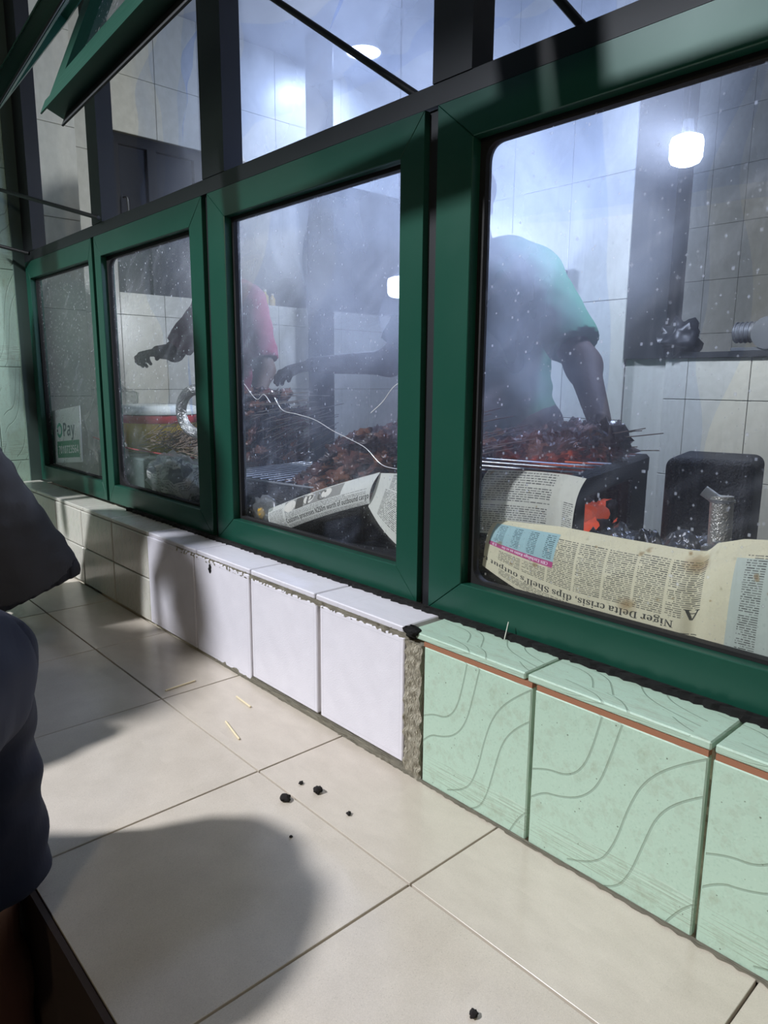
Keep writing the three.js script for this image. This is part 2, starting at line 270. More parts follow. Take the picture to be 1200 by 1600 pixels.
function windowSash(n, ox0, ox1, x0, x1, mat, r, gw, label) {
  const w = struct('window_' + n, null, null, null, null, label);
  part('stile', quadExtrude([[ox0, OB], [x0, YB], [x0, YT], [ox0, OT]], ZF - 0.045, ZF), mFrame, w);
  part('stile', quadExtrude([[ox1, OB], [ox1, OT], [x1, YT], [x1, YB]], ZF - 0.045, ZF), mFrame, w);
  part('rail', quadExtrude([[ox0, OT], [x0, YT], [x1, YT], [ox1, OT]], ZF - 0.045, ZF), mFrame, w);
  part('rail', quadExtrude([[ox0, OB], [ox1, OB], [x1, YB], [x0, YB]], ZF - 0.045, ZF), mFrame, w);
  const s = new THREE.Shape(); s.moveTo(x0, YB); s.lineTo(x1, YB); s.lineTo(x1, YT); s.lineTo(x0, YT); s.closePath(); s.holes.push(roundRect(x0 + gw, x1 - 0.004, YB + 0.006, YT - gw * 0.8, r));
  part('gasket', new THREE.ExtrudeGeometry(s, { depth: 0.016, bevelEnabled: false, curveSegments: 10 }).translate(0, 0, ZF - 0.036), mRubber, w);
  const g = new THREE.PlaneGeometry(x1 - x0, YT - YB); const pane = part('pane', g, mat, w, [(x0 + x1) / 2, (YB + YT) / 2, ZF - 0.030]);
  return { w, pane };
}
windowSash(4, -0.912, -0.10, -0.831, -0.18, mPane[3], 0.03, 0.012, 'wide green framed window with the folded newspaper along its foot');
const w3 = windowSash(3, -1.719, -0.943, -1.636, -1.005, mPane[2], 0.004, 0.011, 'green framed window with the cracked pane');
windowSash(2, -2.488, -1.748, -2.437, -1.820, mPane[1], 0.05, 0.012, 'green framed window with the bagged newspaper at its foot');
windowSash(1, -3.235, -2.511, -3.185, -2.546, mPane[0], 0.004, 0.006, 'green framed window with the white payment sign');
{ // cracks across the pane of window 3, in the pane's own plane
  const cx = (-1.636 - 1.005) / 2, cy = (YB + YT) / 2, z = ZF - 0.030;
  const P = (x, y) => [x - cx, y - cy, 0.0012];
  part('crack', tube([P(-1.61, 0.70), P(-1.55, 0.662), P(-1.52, 0.675), P(-1.49, 0.655)], 0.0007, 24, 5), mCrack, w3.pane);
  part('crack', tube([P(-1.472, 0.668), P(-1.44, 0.64), P(-1.38, 0.632), P(-1.31, 0.622), P(-1.24, 0.60), P(-1.18, 0.585), P(-1.13, 0.57), P(-1.08, 0.54), P(-1.02, 0.535)], 0.0007, 60, 5), mCrack, w3.pane);
  part('crack', tube([P(-1.115, 0.645), P(-1.08, 0.668), P(-1.045, 0.70), P(-1.008, 0.715)], 0.0009, 24, 5), mCrack, w3.pane);
}
// bars between and above the sashes
let trimN = 0;
const trim = (g, label) => struct('trim_' + (++trimN), g, mFrameDark, null, null, label);
trim(boxAt(XW, 0.02, OT + 0.002, 1.211, ZF - 0.05, ZF - 0.004), 'sooty head bar along the tops of the green windows');
trim(boxAt(-0.942, -0.913, SILL, OT, ZF - 0.06, ZF - 0.012), 'black gap bar between the wide window and the cracked one');
trim(boxAt(-1.747, -1.72, SILL, OT, ZF - 0.06, ZF - 0.012), 'black gap bar between the cracked window and the bagged newspaper one');
trim(boxAt(-2.51, -2.489, SILL, OT, ZF - 0.06, ZF - 0.012), 'black gap bar beside the window with the payment sign');
trim(boxAt(-0.928, -0.840, 1.2115, 2.16, ZF - 0.055, ZF - 0.002), 'dark transom post above the wide window corner');
trim(boxAt(-1.742, -1.632, 1.2115, 2.16, ZF - 0.055, ZF - 0.002), 'dark transom post above the cracked window corner');
trim(boxAt(-2.497, -2.41, 1.2115, 2.16, ZF - 0.055, ZF - 0.002), 'dark transom post above the bagged newspaper window');
trim(boxAt(-3.25, -3.13, 1.2115, 2.16, ZF - 0.055, ZF - 0.002), 'dark transom post at the green side wall');
// propped open transom sashes
function transom(x0, x1, hy, H, open, roll, label) {
  const w = x1 - x0, t = thing('transom_sash', label, 'window', [(x0 + x1) / 2, hy, ZF + 0.03]);
  t.rotation.set(-open, 0, roll, 'ZXY'); const b = 0.065, d = 0.04;
  part('rail', boxAt(-w / 2, w / 2, -H, -H + b, -d / 2, d / 2), mFrame, t); part('rail', boxAt(-w / 2, w / 2, -b, 0, -d / 2, d / 2), mFrame, t);
  part('stile', boxAt(-w / 2, -w / 2 + b, -H + b, -b, -d / 2, d / 2), mFrame, t); part('stile', boxAt(w / 2 - b, w / 2, -H + b, -b, -d / 2, d / 2), mFrame, t);
  part('flange', boxAt(-w / 2 - 0.012, w / 2 + 0.012, -H - 0.012, -H + 0.02, d / 2, d / 2 + 0.003), mFrame, t);
  part('channel', boxAt(-w / 2 + 0.03, w / 2 - 0.03, -H - 0.03, -H, -d / 2 + 0.002, -d / 2 + 0.006), mFrameDark, t);
  part('pane', new THREE.PlaneGeometry(w - 2 * b, H - 2 * b), mPane[0], t, [0, -H / 2, 0]);
  return t;
}
transom(-1.76, -0.92, 2.09, 0.86, 0.40, 0.07, 'green transom sash propped open above the cracked window');
transom(-2.53, -1.80, 1.90, 0.46, 0.62, 0.14, 'crooked green transom sash propped open beside the side wall');
const mStay = std({ color: 0x121317, roughness: 0.6 });
transom(-0.84, -0.06, 2.09, 0.86, 0.40, 0.0, 'green transom sash propped open above the wide window');
function stay(a, b, label) { return single('stay_rod', rod(a, b, 0.007, 8), mStay, label, 'stay rod', null, null, 'stay rods of the transoms'); }
stay([-0.985, 1.214, ZF - 0.02], [-1.634, 1.664, ZF - 0.02], 'dark stay rod meeting the head bar above the cracked window');
stay([-2.40, 1.218, ZF + 0.012], [-3.16, 1.43, 0.02], 'dark stay rod above the window with the payment sign');
stay([-3.13, 1.196, ZF + 0.012], [-3.24, 1.235, 0.02], 'short dark stay rod against the green side wall');
stay([-0.645, 1.214, ZF - 0.02], [-0.838, 1.437, ZF - 0.02], 'dark stay rod above the wide window');
// ---------------------------------------------------------------- lamps
const glow = (k) => std({ color: 0xffffff, emissive: new THREE.Color().setRGB(0.95 * k, 0.97 * k, 1.0 * k), emissiveIntensity: 1 });
{
  const L = [-3.42, YC, -2.09];
  const t = thing('ceiling_light', 'round glowing panel light set in the ceiling', 'lamp', L);
  part('rim', new THREE.TorusGeometry(0.108, 0.012, 8, 40).rotateX(Math.PI / 2), std({ color: 0xdddddd, roughness: 0.4 }), t, [0, -0.008, 0]);
  part('diffuser', new THREE.CylinderGeometry(0.105, 0.10, 0.012, 40), glow(14), t, [0, -0.008, 0]);
  const ra = new THREE.RectAreaLight(new THREE.Color().setRGB(0.9, 0.95, 1.0), 150, 0.18, 0.18); ra.name = 'ceiling_light_source'; ra.position.set(L[0], YC - 0.03, L[2]); ra.rotation.x = -Math.PI / 2; scene.add(ra);
}
function bulb(pos, cd, label) {
  const t = thing('hanging_bulb', label, 'lamp', pos);
  const pts = [[0.001, -0.042], [0.025, -0.041], [0.04, -0.034], [0.046, -0.022], [0.047, 0.02], [0.043, 0.034], [0.03, 0.04], [0.02, 0.042]].map(p => new THREE.Vector2(...p));
  part('globe', new THREE.LatheGeometry(pts, 28), glow(9), t); t.scale.setScalar(pos[2] > -1.2 ? 0.88 : 1);
  part('socket', new THREE.CylinderGeometry(0.014, 0.019, 0.04, 16).translate(0, 0.062, 0), std({ color: 0x4a4d54, roughness: 0.5 }), t);
  part('cord', rod([0, 0.08, 0], [0, (YC - pos[1]) / (pos[2] > -1.2 ? 0.88 : 1), 0], 0.003, 6), mDark, t);
  const l = pointLight('bulb_source', [0.93, 0.96, 1.0], cd, pos, 2); return t;
}
bulb([-0.929, 1.300, -1.05], 2.0, 'white bulb hanging before the dark post');
bulb([-2.235, 1.095, -1.27], 3.0, 'white bulb hanging before the white end wall');
// ---------------------------------------------------------------- counter, grills and what stands on them
const lump = (r, d, amp, f, seed, sx = 1, sy = 1, sz = 1) => {
  const g = mergeVertices(new THREE.IcosahedronGeometry(r, d).deleteAttribute('uv').deleteAttribute('normal')), p = g.attributes.position;
  for (let i = 0; i < p.count; i++) { const v = V(p.getX(i), p.getY(i), p.getZ(i)), k = 1 + amp * n3(v.x / r * f + seed * 7.1, v.y / r * f, v.z / r * f) + amp * 0.5 * n3(v.x / r * f * 2.3, v.y / r * f * 2.3 + seed, v.z / r * f * 2.3); p.setXYZ(i, v.x * k * sx, v.y * k * sy, v.z * k * sz); }
  g.computeVertexNormals(); const uv = new Float32Array(p.count * 2); for (let i = 0; i < p.count; i++) { uv[2 * i] = p.getX(i) / r * 0.5; uv[2 * i + 1] = (p.getY(i) + p.getZ(i)) / r * 0.5; } g.setAttribute('uv', new THREE.BufferAttribute(uv, 2)); return g;
};
const CT = 0.32;
{
  const t = thing('grill_counter', 'dark sooty counter carrying the grills behind the windows', 'counter', [-0.72, YF, -0.5]);
  part('top', cbox(2.4, 0.05, 0.62, 0.006), mSoot, t, [0, CT - YF - 0.025, 0]);
  for (const x of [-1.1, -0.4, 0.4, 1.1]) part('pier', box(0.1, CT - YF - 0.05, 0.56), mSoot, t, [x, (CT - YF - 0.05) / 2, 0]);
}
const mChar = std({ color: 0x17171a, roughness: 0.8, bumpMap: mortarBump, bumpScale: 0.005 });
const mBar = std({ color: 0x97999c, roughness: 0.32, metalness: 0.8 });
const mEmber = std({ color: 0x2a0a06, emissive: new THREE.Color().setRGB(0.35, 0.045, 0.015), roughness: 0.9 });
const mEmberHot = std({ color: 0x401008, emissive: new THREE.Color().setRGB(0.55, 0.07, 0.03), roughness: 0.9 });
const mCoal = std({ color: 0x1b1716, roughness: 0.9 });
const coalGeo = [0, 1, 2].map(k => lump(0.022, 2, 0.3, 1.3, k + 1, 1.2, 0.8, 1));
{ // grill with the ember mouth
  const a = 0.25, L = 0.36, D = 0.58, t = thing('charcoal_grill', 'blackened charcoal grill glowing red at its open end', 'grill', [-1.008, CT, -0.575], a);
  const h = 0.205, w = 0.012;
  part('front_wall', cbox(L, h, w, 0.003), mChar, t, [0, h / 2, D / 2]); part('back_wall', cbox(L, h, w, 0.003), mChar, t, [0, h / 2, -D / 2]);
  part('end_wall', cbox(w, h, D, 0.003), mChar, t, [-L / 2, h / 2, 0]); part('floor_plate', cbox(L, 0.012, D, 0.003), mChar, t, [0, 0.02, 0]);
  part('end_post', cbox(0.03, h, 0.07, 0.006), mChar, t, [L / 2, h / 2, D / 2 - 0.035]); part('end_post', cbox(0.03, h, 0.16, 0.006), mChar, t, [L / 2, h / 2, -D / 2 + 0.08]);
  part('end_beam', cbox(0.035, 0.05, D, 0.008), mChar, t, [L / 2, h - 0.02, 0]); part('end_lip', cbox(0.03, 0.05, D, 0.006), mChar, t, [L / 2, 0.025, 0]);
  for (let i = 0; i < 9; i++) part('grate_bar', rod([-L / 2, h + 0.004, 0], [L / 2 - 0.0, h + 0.004, 0], 0.0035, 6), mBar, t, [0, 0, D / 2 - 0.012 - i * 0.069]);
  for (let i = 0; i < 60; i++) { const x = rr(-0.14, 0.16), z = rr(-0.25, 0.25), hot = rnd(); part('coal', coalGeo[i % 3], hot < 0.25 ? mEmberHot : hot < 0.6 ? mEmber : mCoal, t, [x, 0.05 + rr(0, 0.05) * (1 - Math.abs(x) * 2), z], [rr(0, 6), rr(0, 6), rr(0, 6)]); }
  for (let i = 0; i < 16; i++) part('coal', coalGeo[i % 3], rnd() < 0.6 ? mEmberHot : mEmber, t, [rr(0.07, 0.15), 0.04 + rr(0, 0.06), rr(0.02, 0.2)], [rr(0, 6), rr(0, 6), rr(0, 6)]);
  const e = new THREE.PointLight(new THREE.Color().setRGB(1, 0.18, 0.06), 0.07); e.name = 'ember_light'; e.castShadow = true; e.position.set(0.06, 0.15, 0.05); e.shadow.radius = 4; t.add(e);
}
{ // long grill under the two big heaps
  const a = 0.175, L = 0.58, D = 0.38, t = thing('charcoal_grill', 'long sooty grill rack heaped with skewers behind the cracked window', 'grill', [-1.605, CT, -0.40], a);
  const h = 0.115, w = 0.012;
  part('front_wall', cbox(L, h, w, 0.003), mChar, t, [0, h / 2, D / 2]); part('back_wall', cbox(L, h, w, 0.003), mChar, t, [0, h / 2, -D / 2]);
  for (const s of [-1, 1]) part('end_wall', cbox(w, h, D, 0.003), mChar, t, [s * L / 2, h / 2, 0]);
  part('floor_plate', cbox(L, 0.012, D, 0.003), mChar, t, [0, 0.02, 0]);
  for (const z of [D / 2, D / 2 - 0.12, -0.05, -D / 2]) part('cross_rail', rod([-L / 2, h + 0.004, z], [L / 2, h + 0.004, z], 0.004, 6), mBar, t);
  for (let i = 0; i < 17; i++) part('grate_bar', rod([0, h + 0.009, -D / 2], [0, h + 0.009, D / 2], 0.003, 6), mBar, t, [-L / 2 + 0.02 + i * 0.033, 0, 0]);
}
{ // bench of grey-green sheet metal with a black end
  const t = thing('serving_bench', 'grey green sheet metal bench with a dark end box', 'bench', [-2.5, YF, -0.5]);
  part('body', cbox(0.9, 0.715, 0.34, 0.006), std({ color: 0x6c7a74, roughness: 0.45, metalness: 0.3 }), t, [-0.06, 0.3575, 0.06]);
  part('end_box', cbox(0.14, 0.73, 0.36, 0.006), mChar, t, [0.47, 0.365, 0.05]);
}
single('black_box', new RoundedBoxGeometry(0.17, 0.24, 0.2, 4, 0.022), mChar, 'rounded black charred box right of the ember mouth', 'box', [-0.635, CT + 0.12, -0.70], [0, 0.25, 0]);
// crumpled foil
const foilBump = tex(256, 256, (x, y) => 128 + n2(x / 14, y / 14) * 60 + n2(x / 5, y / 6) * 50, false);
const mFoil = std({ color: 0xb9b9b6, roughness: 0.28, metalness: 0.95, bumpMap: foilBump, bumpScale: 0.004 });
const mFoilBlack = std({ color: 0x4a4a4c, roughness: 0.34, metalness: 0.8, bumpMap: foilBump, bumpScale: 0.006 });
function sheet(nu, nv, fn) { const g = new THREE.PlaneGeometry(1, 1, nu, nv), p = g.attributes.position; for (let i = 0; i < p.count; i++) p.setXYZ(i, ...fn(p.getX(i) + 0.5, p.getY(i) + 0.5)); g.computeVertexNormals(); return g; }
mFoilBlack.side = mFoil.side = THREE.DoubleSide;
single('foil_cover', sheet(60, 40, (u, v) => [-0.78 + 0.62 * u, CT + 0.115 + 0.022 * n2(u * 6, v * 5) + 0.012 * n2(u * 17, v * 15) - 0.09 * Math.pow(Math.abs(2 * u - 1), 6) - 0.05 * Math.pow(Math.abs(2 * v - 1), 8), -0.43 + 0.2 * v]), mFoilBlack, 'crumpled sooty foil lying behind the folded newspaper', 'foil');
{
  const t = thing('foil_pipe', 'upright pipe wrapped in shiny foil beside the black box', 'pipe', [-0.452, CT + 0.10, -0.30]);
  part('pipe', rod([0, 0, 0], [-0.006, 0.115, -0.005], 0.0175, 20), std({ color: 0xa9a69c, roughness: 0.35, metalness: 0.7, bumpMap: foilBump, bumpScale: 0.002 }), t);
  part('collar', new THREE.TorusGeometry(0.0175, 0.003, 8, 20).rotateX(Math.PI / 2), mFoil, t, [-0.006, 0.108, -0.005]);
  part('spout', rod([-0.008, 0.105, -0.005], [-0.032, 0.122, 0.004], 0.009, 10), mFoil, t);
  part('foil_foot', lump(0.025, 3, 0.2, 2, 4, 1, 1.1, 1), mFoil, t, [0, 0.02, 0.004]);
}
// ---------------------------------------------------------------- skewers of meat
const mMeat = [0x5a2818, 0x7c3d22, 0x3c1a12, 0x9a5c36].map(c => phy({ color: c, roughness: 0.38, bumpMap: mortarBump, bumpScale: 0.006, clearcoat: 0.5, clearcoatRoughness: 0.3 }));
const mStick = std({ color: 0x8d7b62, roughness: 0.8 }), mStickDark = std({ color: 0x6e6458, roughness: 0.7 });
const meatGeo = [0, 1, 2, 3].map(k => lump(0.019, 3, 0.62, 2.3, k + 11, 1.35, 0.62, 1.2));
function makeSkewer(k, label, group, len = 0.31, big = 1, dark = false) {
  const t = thing('meat_skewer', label, 'skewer', [0, 0, 0], 0, group);
  part('stick', new THREE.CylinderGeometry(0.0017, 0.0012, len, 6).rotateZ(Math.PI / 2), dark ? mStickDark : mStick, t, [len / 2 - 0.165, 0, 0]);
  for (let i = 0; i < 5; i++) { const m = part('meat_piece', meatGeo[(i + k) % 4], mMeat[(i * 3 + k * 5) % 4], t, [-0.145 + i * 0.034, rr(-0.003, 0.003), rr(-0.003, 0.003)], [rr(0, 6.2), rr(-0.3, 0.3), rr(-0.3, 0.3)]); m.scale.setScalar(big * rr(0.85, 1.15)); }
  return t;
}
function heap(label, group, spots, opt = {}) {
  const kinds = []; let n = 0;
  for (const [x, y, z, ry, rz, rx] of spots) {
    let t; if (n < 4) { t = makeSkewer(n, label, group, opt.len, opt.big, opt.dark); kinds.push(t); } else { const s = kinds[n % 4]; t = s.clone(); t.name = numbered('meat_skewer'); t.userData = { label, category: 'skewer', group }; scene.add(t); }
    t.position.set(x, y, z); t.rotation.set(rx ?? 0, ry, rz, 'YZX'); n++;
  }
}
{
  const A = [], B = [], Cc = [];
  for (let lay = 0; lay < 8; lay++) for (let j = 0; j < 7 - (lay > 5 ? 2 : 0); j++) A.push([-1.96 + rr(-0.05, 0.03) - lay * 0.008, 0.455 + lay * 0.029 + rr(-0.005, 0.005), -0.40 - j * 0.034 + rr(-0.01, 0.01), rr(-0.16, 0.16) + 0.05, 0.42 - lay * 0.055 + rr(-0.05, 0.05), rr(0, 6)]);
  heap('grilled meat skewer in the tall heap under the reaching hand', 'skewers in the tall heap', A, { len: 0.36, dark: true });
  for (let lay = 0; lay < 6; lay++) for (let j = 0; j < 6 - (lay > 3 ? lay - 2 : 0); j++) B.push([-1.43 + j * 0.040 + lay * 0.026 + rr(-0.015, 0.015), 0.462 + lay * 0.026 + rr(-0.004, 0.004), -0.36 - lay * 0.014 + rr(-0.02, 0.02), 0.75 + rr(-0.15, 0.15), 0.22 + rr(-0.06, 0.06), rr(0, 6)]);
  heap('grilled meat skewer in the slanting heap beside the crack in the glass', 'skewers in the slanting heap', B, { len: 0.38, dark: true });
  for (let j = 0; j < 9; j++) A.length, Cc.push([-1.13 + j * 0.034 + rr(-0.01, 0.01), 0.552 + rr(-0.003, 0.004), -0.63 - j * 0.008 + rr(-0.05, 0.05), 0.9 + rr(-0.35, 0.35), rr(-0.02, 0.05), rr(0, 6)]);
  for (let j = 0; j < 6; j++) Cc.push([-1.0 + j * 0.03 + rr(-0.02, 0.02), 0.583 + rr(-0.003, 0.008), -0.70 + rr(-0.05, 0.05), 0.3 + rr(-0.4, 0.4), 0.1 + rr(0, 0.15), rr(0, 6)]);
  heap('reddish meat skewer roasting over the glowing coals', 'skewers on the glowing grill', Cc, { len: 0.27, big: 1.35 });
}
// ---------------------------------------------------------------- newspapers
function lines(c, x, y, w, h, lh, col, r) { c.strokeStyle = col; for (let yy = y; yy < y + h; yy += lh) { let xx = x; const end = x + w - (r() < 0.12 ? w * 0.5 * r() : 0); c.lineWidth = lh * 0.42; while (xx < end) { const l = lh * (0.8 + r() * 2.6); c.globalAlpha = 0.45 + r() * 0.5; c.beginPath(); c.moveTo(xx, yy); c.lineTo(Math.min(xx + l, end), yy); c.stroke(); xx += l + lh * 0.5; } } c.globalAlpha = 1; }
function stains(c, w, h, r, n) { for (let i = 0; i < n; i++) { const x = r() * w, y = r() * h, s = 6 + r() * r() * 60; for (let k = 0; k < 26; k++) { c.fillStyle = `rgba(${110 + r() * 40},${88 + r() * 30},${45 + r() * 25},0.055)`; c.beginPath(); c.ellipse(x + (r() - 0.5) * s, y + (r() - 0.5) * s, s * (0.2 + r() * 0.5), s * (0.2 + r() * 0.5), r() * 3, 0, 7); c.fill(); } } }
const paperMat = (t, tr = 0.12) => phy({ map: t, roughness: 0.9, side: THREE.DoubleSide, transmission: tr, thickness: 0 });
const newsFront = canvasTex(1664, 480, (c, w, h) => {               // turned upside down, as it lies
  const r = mulberry(41), S = w / 0.645, ink = '#3a3a36';
  c.fillStyle = '#d9d2b0'; c.fillRect(0, 0, w, h);
  for (let i = 0; i < 9000; i++) { c.fillStyle = r() < 0.5 ? 'rgba(255,250,225,0.12)' : 'rgba(150,135,90,0.10)'; c.fillRect(r() * w, r() * h, 2 + r() * 3, 2 + r() * 3); }
  c.save(); c.translate(w, h); c.rotate(Math.PI);
  const page = w - 0.405 * S;                                        // rotated x where the turned page begins
  c.fillStyle = '#b9c2b4'; c.fillRect(0.0, 0, page - 0.035 * S, h * 0.86);
  for (let k = 0; k < 4; k++) for (let b = 0; b < 9; b++) lines(c, page - (0.075 + k * 0.055) * S, 20 + b * 46, 0.026 * S, 38, 9, ink, r);
  c.fillStyle = ink; c.font = 'bold 50px serif'; c.save(); c.translate(page + 42, 128); c.rotate(-0.015); c.fillText('Niger Delta crisis, dips Shell\u2019s output to 1', 62, 0, 1000); c.restore();
  lines(c, page + 20, 30, 0.36 * S, 46, 10.5, ink, r);
  c.font = 'bold 74px serif'; c.fillText('A', page + 18, 196);
  const cw = 0.048 * S;
  for (let k = 0; k < 7; k++) { const x = page + 20 + k * (cw + 12), table = k > 4; lines(c, x + (k === 0 ? 60 : 0), 150, cw - (k === 0 ? 60 : 0), 50, 10.5, ink, r); lines(c, x, 204, cw, table ? 22 : 210 + r() * 30, 10.5, ink, r); }
  const tx = page + 20 + 4.75 * (cw + 12), tw = 2.65 * (cw + 12), ty = 240;
  c.save(); c.translate(tx, ty); c.rotate(0.03); c.fillStyle = '#9fc0c0'; c.fillRect(0, 34, tw, 165); c.fillStyle = '#b8457c'; c.fillRect(0, 0, tw, 36); c.fillStyle = '#f4e6ea'; c.font = 'bold 27px serif'; c.fillText('CBN Exchange Rates as at Oc', 24, 27, tw * 0.72); c.fillText('13', tw * 0.86, 27);
  for (let k = 0; k < 4; k++) lines(c, 14 + k * tw / 4, 52, tw / 8, 136, 11, '#2f4a50', r); c.restore();
  c.restore();
  stains(c, w, h, r, 26);
});
const yTop = (x) => { const k = [[-0.816, 0.458], [-0.673, 0.467], [-0.554, 0.465], [-0.471, 0.466], [-0.428, 0.468], [-0.412, 0.484], [-0.374, 0.497], [-0.333, 0.502], [-0.17, 0.49]]; for (let i = 1; i < k.length; i++) if (x <= k[i][0]) { const f = (x - k[i - 1][0]) / (k[i][0] - k[i - 1][0]); return k[i - 1][1] + f * (k[i][1] - k[i - 1][1]); } return 0.49; };
single('newspaper', sheet(120, 16, (u, v) => { const x = -0.816 + 0.645 * u, top = yTop(x), fold = Math.exp(-Math.pow((x + 0.424) / 0.012, 2)), bot = 0.326 + 0.05 * Math.pow(Math.max(0, 1 - u * 3.2), 1.6); return [x, bot + (top - bot) * v, -0.153 - 0.012 * v + 0.003 * Math.sin(u * 11) * v - 0.010 * fold - 0.025 * Math.pow(v, 6)]; }), paperMat(newsFront), 'yellowed folded newspaper lying upside down along the foot of the wide window', 'newspaper');
const newsBack = canvasTex(768, 400, (c, w, h) => { const r = mulberry(5); c.fillStyle = '#c9c8b8'; c.fillRect(0, 0, w, h); lines(c, 10, 12, w * 0.70, 180, 14, '#3a3a38', r); lines(c, 10, 214, w * 0.68, 180, 14, '#3a3a38', r); lines(c, w * 0.86, 150, w * 0.12, 240, 12, '#4a4a46', r); stains(c, w, h, r, 5); });
single('newspaper', sheet(30, 14, (u, v) => { const x = -0.850 + 0.19 * u; return [x, 0.43 + v * 0.117 + 0.004 * Math.sin(u * 3), -0.172 - 0.05 * u - 0.03 * Math.pow(v, 5) + (u > 0.78 ? (u - 0.78) * 0.12 * (1 - v * 0.4) : 0)]; }), paperMat(newsBack), 'grey printed newspaper sheet hung over the front edge of the glowing grill', 'newspaper');
const newsStrip = canvasTex(1024, 300, (c, w, h) => {
  const r = mulberry(8), ink = '#33332f'; c.fillStyle = '#d0d0c4'; c.fillRect(0, 0, w, h);
  lines(c, 12, 60, 150, 225, 12, ink, r); c.fillStyle = '#8c8a80'; c.fillRect(185, 8, 560, 120); c.fillStyle = '#ddd8c8'; for (const [x, y, s] of [[240, 70, 60], [430, 60, 50], [600, 60, 46]]) { c.beginPath(); c.arc(x, y, s, 0, 7); c.fill(); } c.fillStyle = '#4a463c'; c.fillRect(300, 8, 80, 120);
  c.fillStyle = '#5a564a'; c.font = 'bold 130px serif'; c.fillText('P C', 395, 118, 330);
  lines(c, 185, 140, 800, 50, 12, ink, r); c.fillStyle = '#23231f'; c.font = 'bold 74px sans-serif'; c.fillText('Customs processes N250m worth of outbound cargo', 176, 244, 840); lines(c, 180, 268, 820, 30, 12, ink, r);
});
const Q = (a, b, c, d) => (u, v) => [0, 1, 2].map(i => (a[i] * (1 - u) + b[i] * u) * (1 - v) + (d[i] * (1 - u) + c[i] * u) * v);   // corners: lower left, lower right, upper right, upper left
{
  const t = thing('newspaper', 'grey folded newspaper slanting behind the cracked window', 'newspaper');
  const f1 = Q([-1.50, 0.322, -0.157], [-1.145, 0.447, -0.163], [-1.135, 0.515, -0.185], [-1.548, 0.378, -0.165]);
  part('folded_strip', sheet(30, 10, (u, v) => { const p = f1(u, v); p[2] += 0.012 * Math.sin(v * 3.1); p[1] += 0.006 * Math.sin(u * 3.1); return p; }), paperMat(newsStrip), t);
  const newsFlap = canvasTex(320, 400, (c, w, h) => { const r = mulberry(28); c.fillStyle = '#d0d0c2'; c.fillRect(0, 0, w, h); lines(c, 90, 20, w - 100, 100, 11, '#3a3a36', r); lines(c, 70, 140, w - 75, 220, 11, '#3a3a36', r); });
  const f2 = Q([-1.150, 0.440, -0.163], [-0.985, 0.345, -0.157], [-0.985, 0.525, -0.195], [-1.138, 0.513, -0.186]);
  part('flap', sheet(16, 16, (u, v) => { const p = f2(u, v); p[2] += 0.016 * Math.sin(u * 3.1) * (1 - v); return p; }), paperMat(newsFlap), t);
}
{
  const t = thing('newspaper_bundle', 'crumpled newspaper bundle in a clear bag at the window foot', 'newspaper', [-2.17, CT, -0.215]);
  const nb = canvasTex(512, 256, (c, w, h) => { const r = mulberry(9); c.fillStyle = '#b9bab2'; c.fillRect(0, 0, w, h); for (let k = 0; k < 4; k++) lines(c, 10 + k * 128, 20, 105, 220, 13, '#4a4a48', r); c.fillStyle = '#3c4048'; c.font = 'bold 44px serif'; c.fillRect(40, 150, 300, 30); });
  part('paper', lump(0.1, 4, 0.22, 1.6, 21, 1.7, 0.72, 0.5), std({ map: nb, roughness: 0.85 }), t, [0, 0.06, 0]);
  part('bag', lump(0.108, 4, 0.26, 2.4, 23, 1.75, 0.74, 0.5), phy({ color: 0xf2f6f6, transmission: 1, thickness: 0, roughness: 0.28 }), t, [0.01, 0.064, 0]);
}
{
  const t = thing('plastic_packet', 'clear plastic packet with a yellow print behind the cracked window', 'packet', [-1.575, CT, -0.178]);
  part('film', lump(0.05, 3, 0.35, 1.7, 31, 1.35, 0.75, 0.4), phy({ color: 0xdfe3e0, transmission: 0.9, thickness: 0, roughness: 0.3 }), t, [0, 0.05, 0]);
  part('print', lump(0.016, 2, 0.2, 1.5, 3, 1, 1, 0.4), std({ color: 0xc79a28, roughness: 0.6 }), t, [-0.005, 0.043, 0.016]);
}
// white payment sign
{
  const t = thing('payment_sign', 'white payment card sign with a green number band', 'sign', [-3.045, 0.478, -0.162]); t.rotation.set(-0.05, 0.0, 0.10); t.scale.setScalar(0.84);
  const face = canvasTex(760, 540, (c, w, h) => {
    c.fillStyle = '#e9ebe8'; c.fillRect(0, 0, w, h);
    c.strokeStyle = '#23a07c'; c.lineWidth = 32; c.beginPath(); c.arc(205, 210, 60, -2.75, 2.75); c.stroke(); c.fillStyle = '#20304a'; c.fillRect(128, 196, 34, 28);
    c.fillStyle = '#20304a'; c.font = 'bold 190px sans-serif'; c.fillText('Pay', 292, 275, 340);
    c.fillStyle = '#2e8a63'; c.fillRect(120, 322, 600, 170); c.fillStyle = '#e6ece8'; c.font = 'bold 110px sans-serif'; c.fillText('7010723564', 150, 448, 540);
  });
  part('board', cbox(0.40, 0.265, 0.004, 0.001), std({ color: 0xe6e8e6, roughness: 0.5 }), t);
  part('print', new THREE.PlaneGeometry(0.396, 0.262), std({ map: face, roughness: 0.5 }), t, [0, 0, 0.0024]);
}
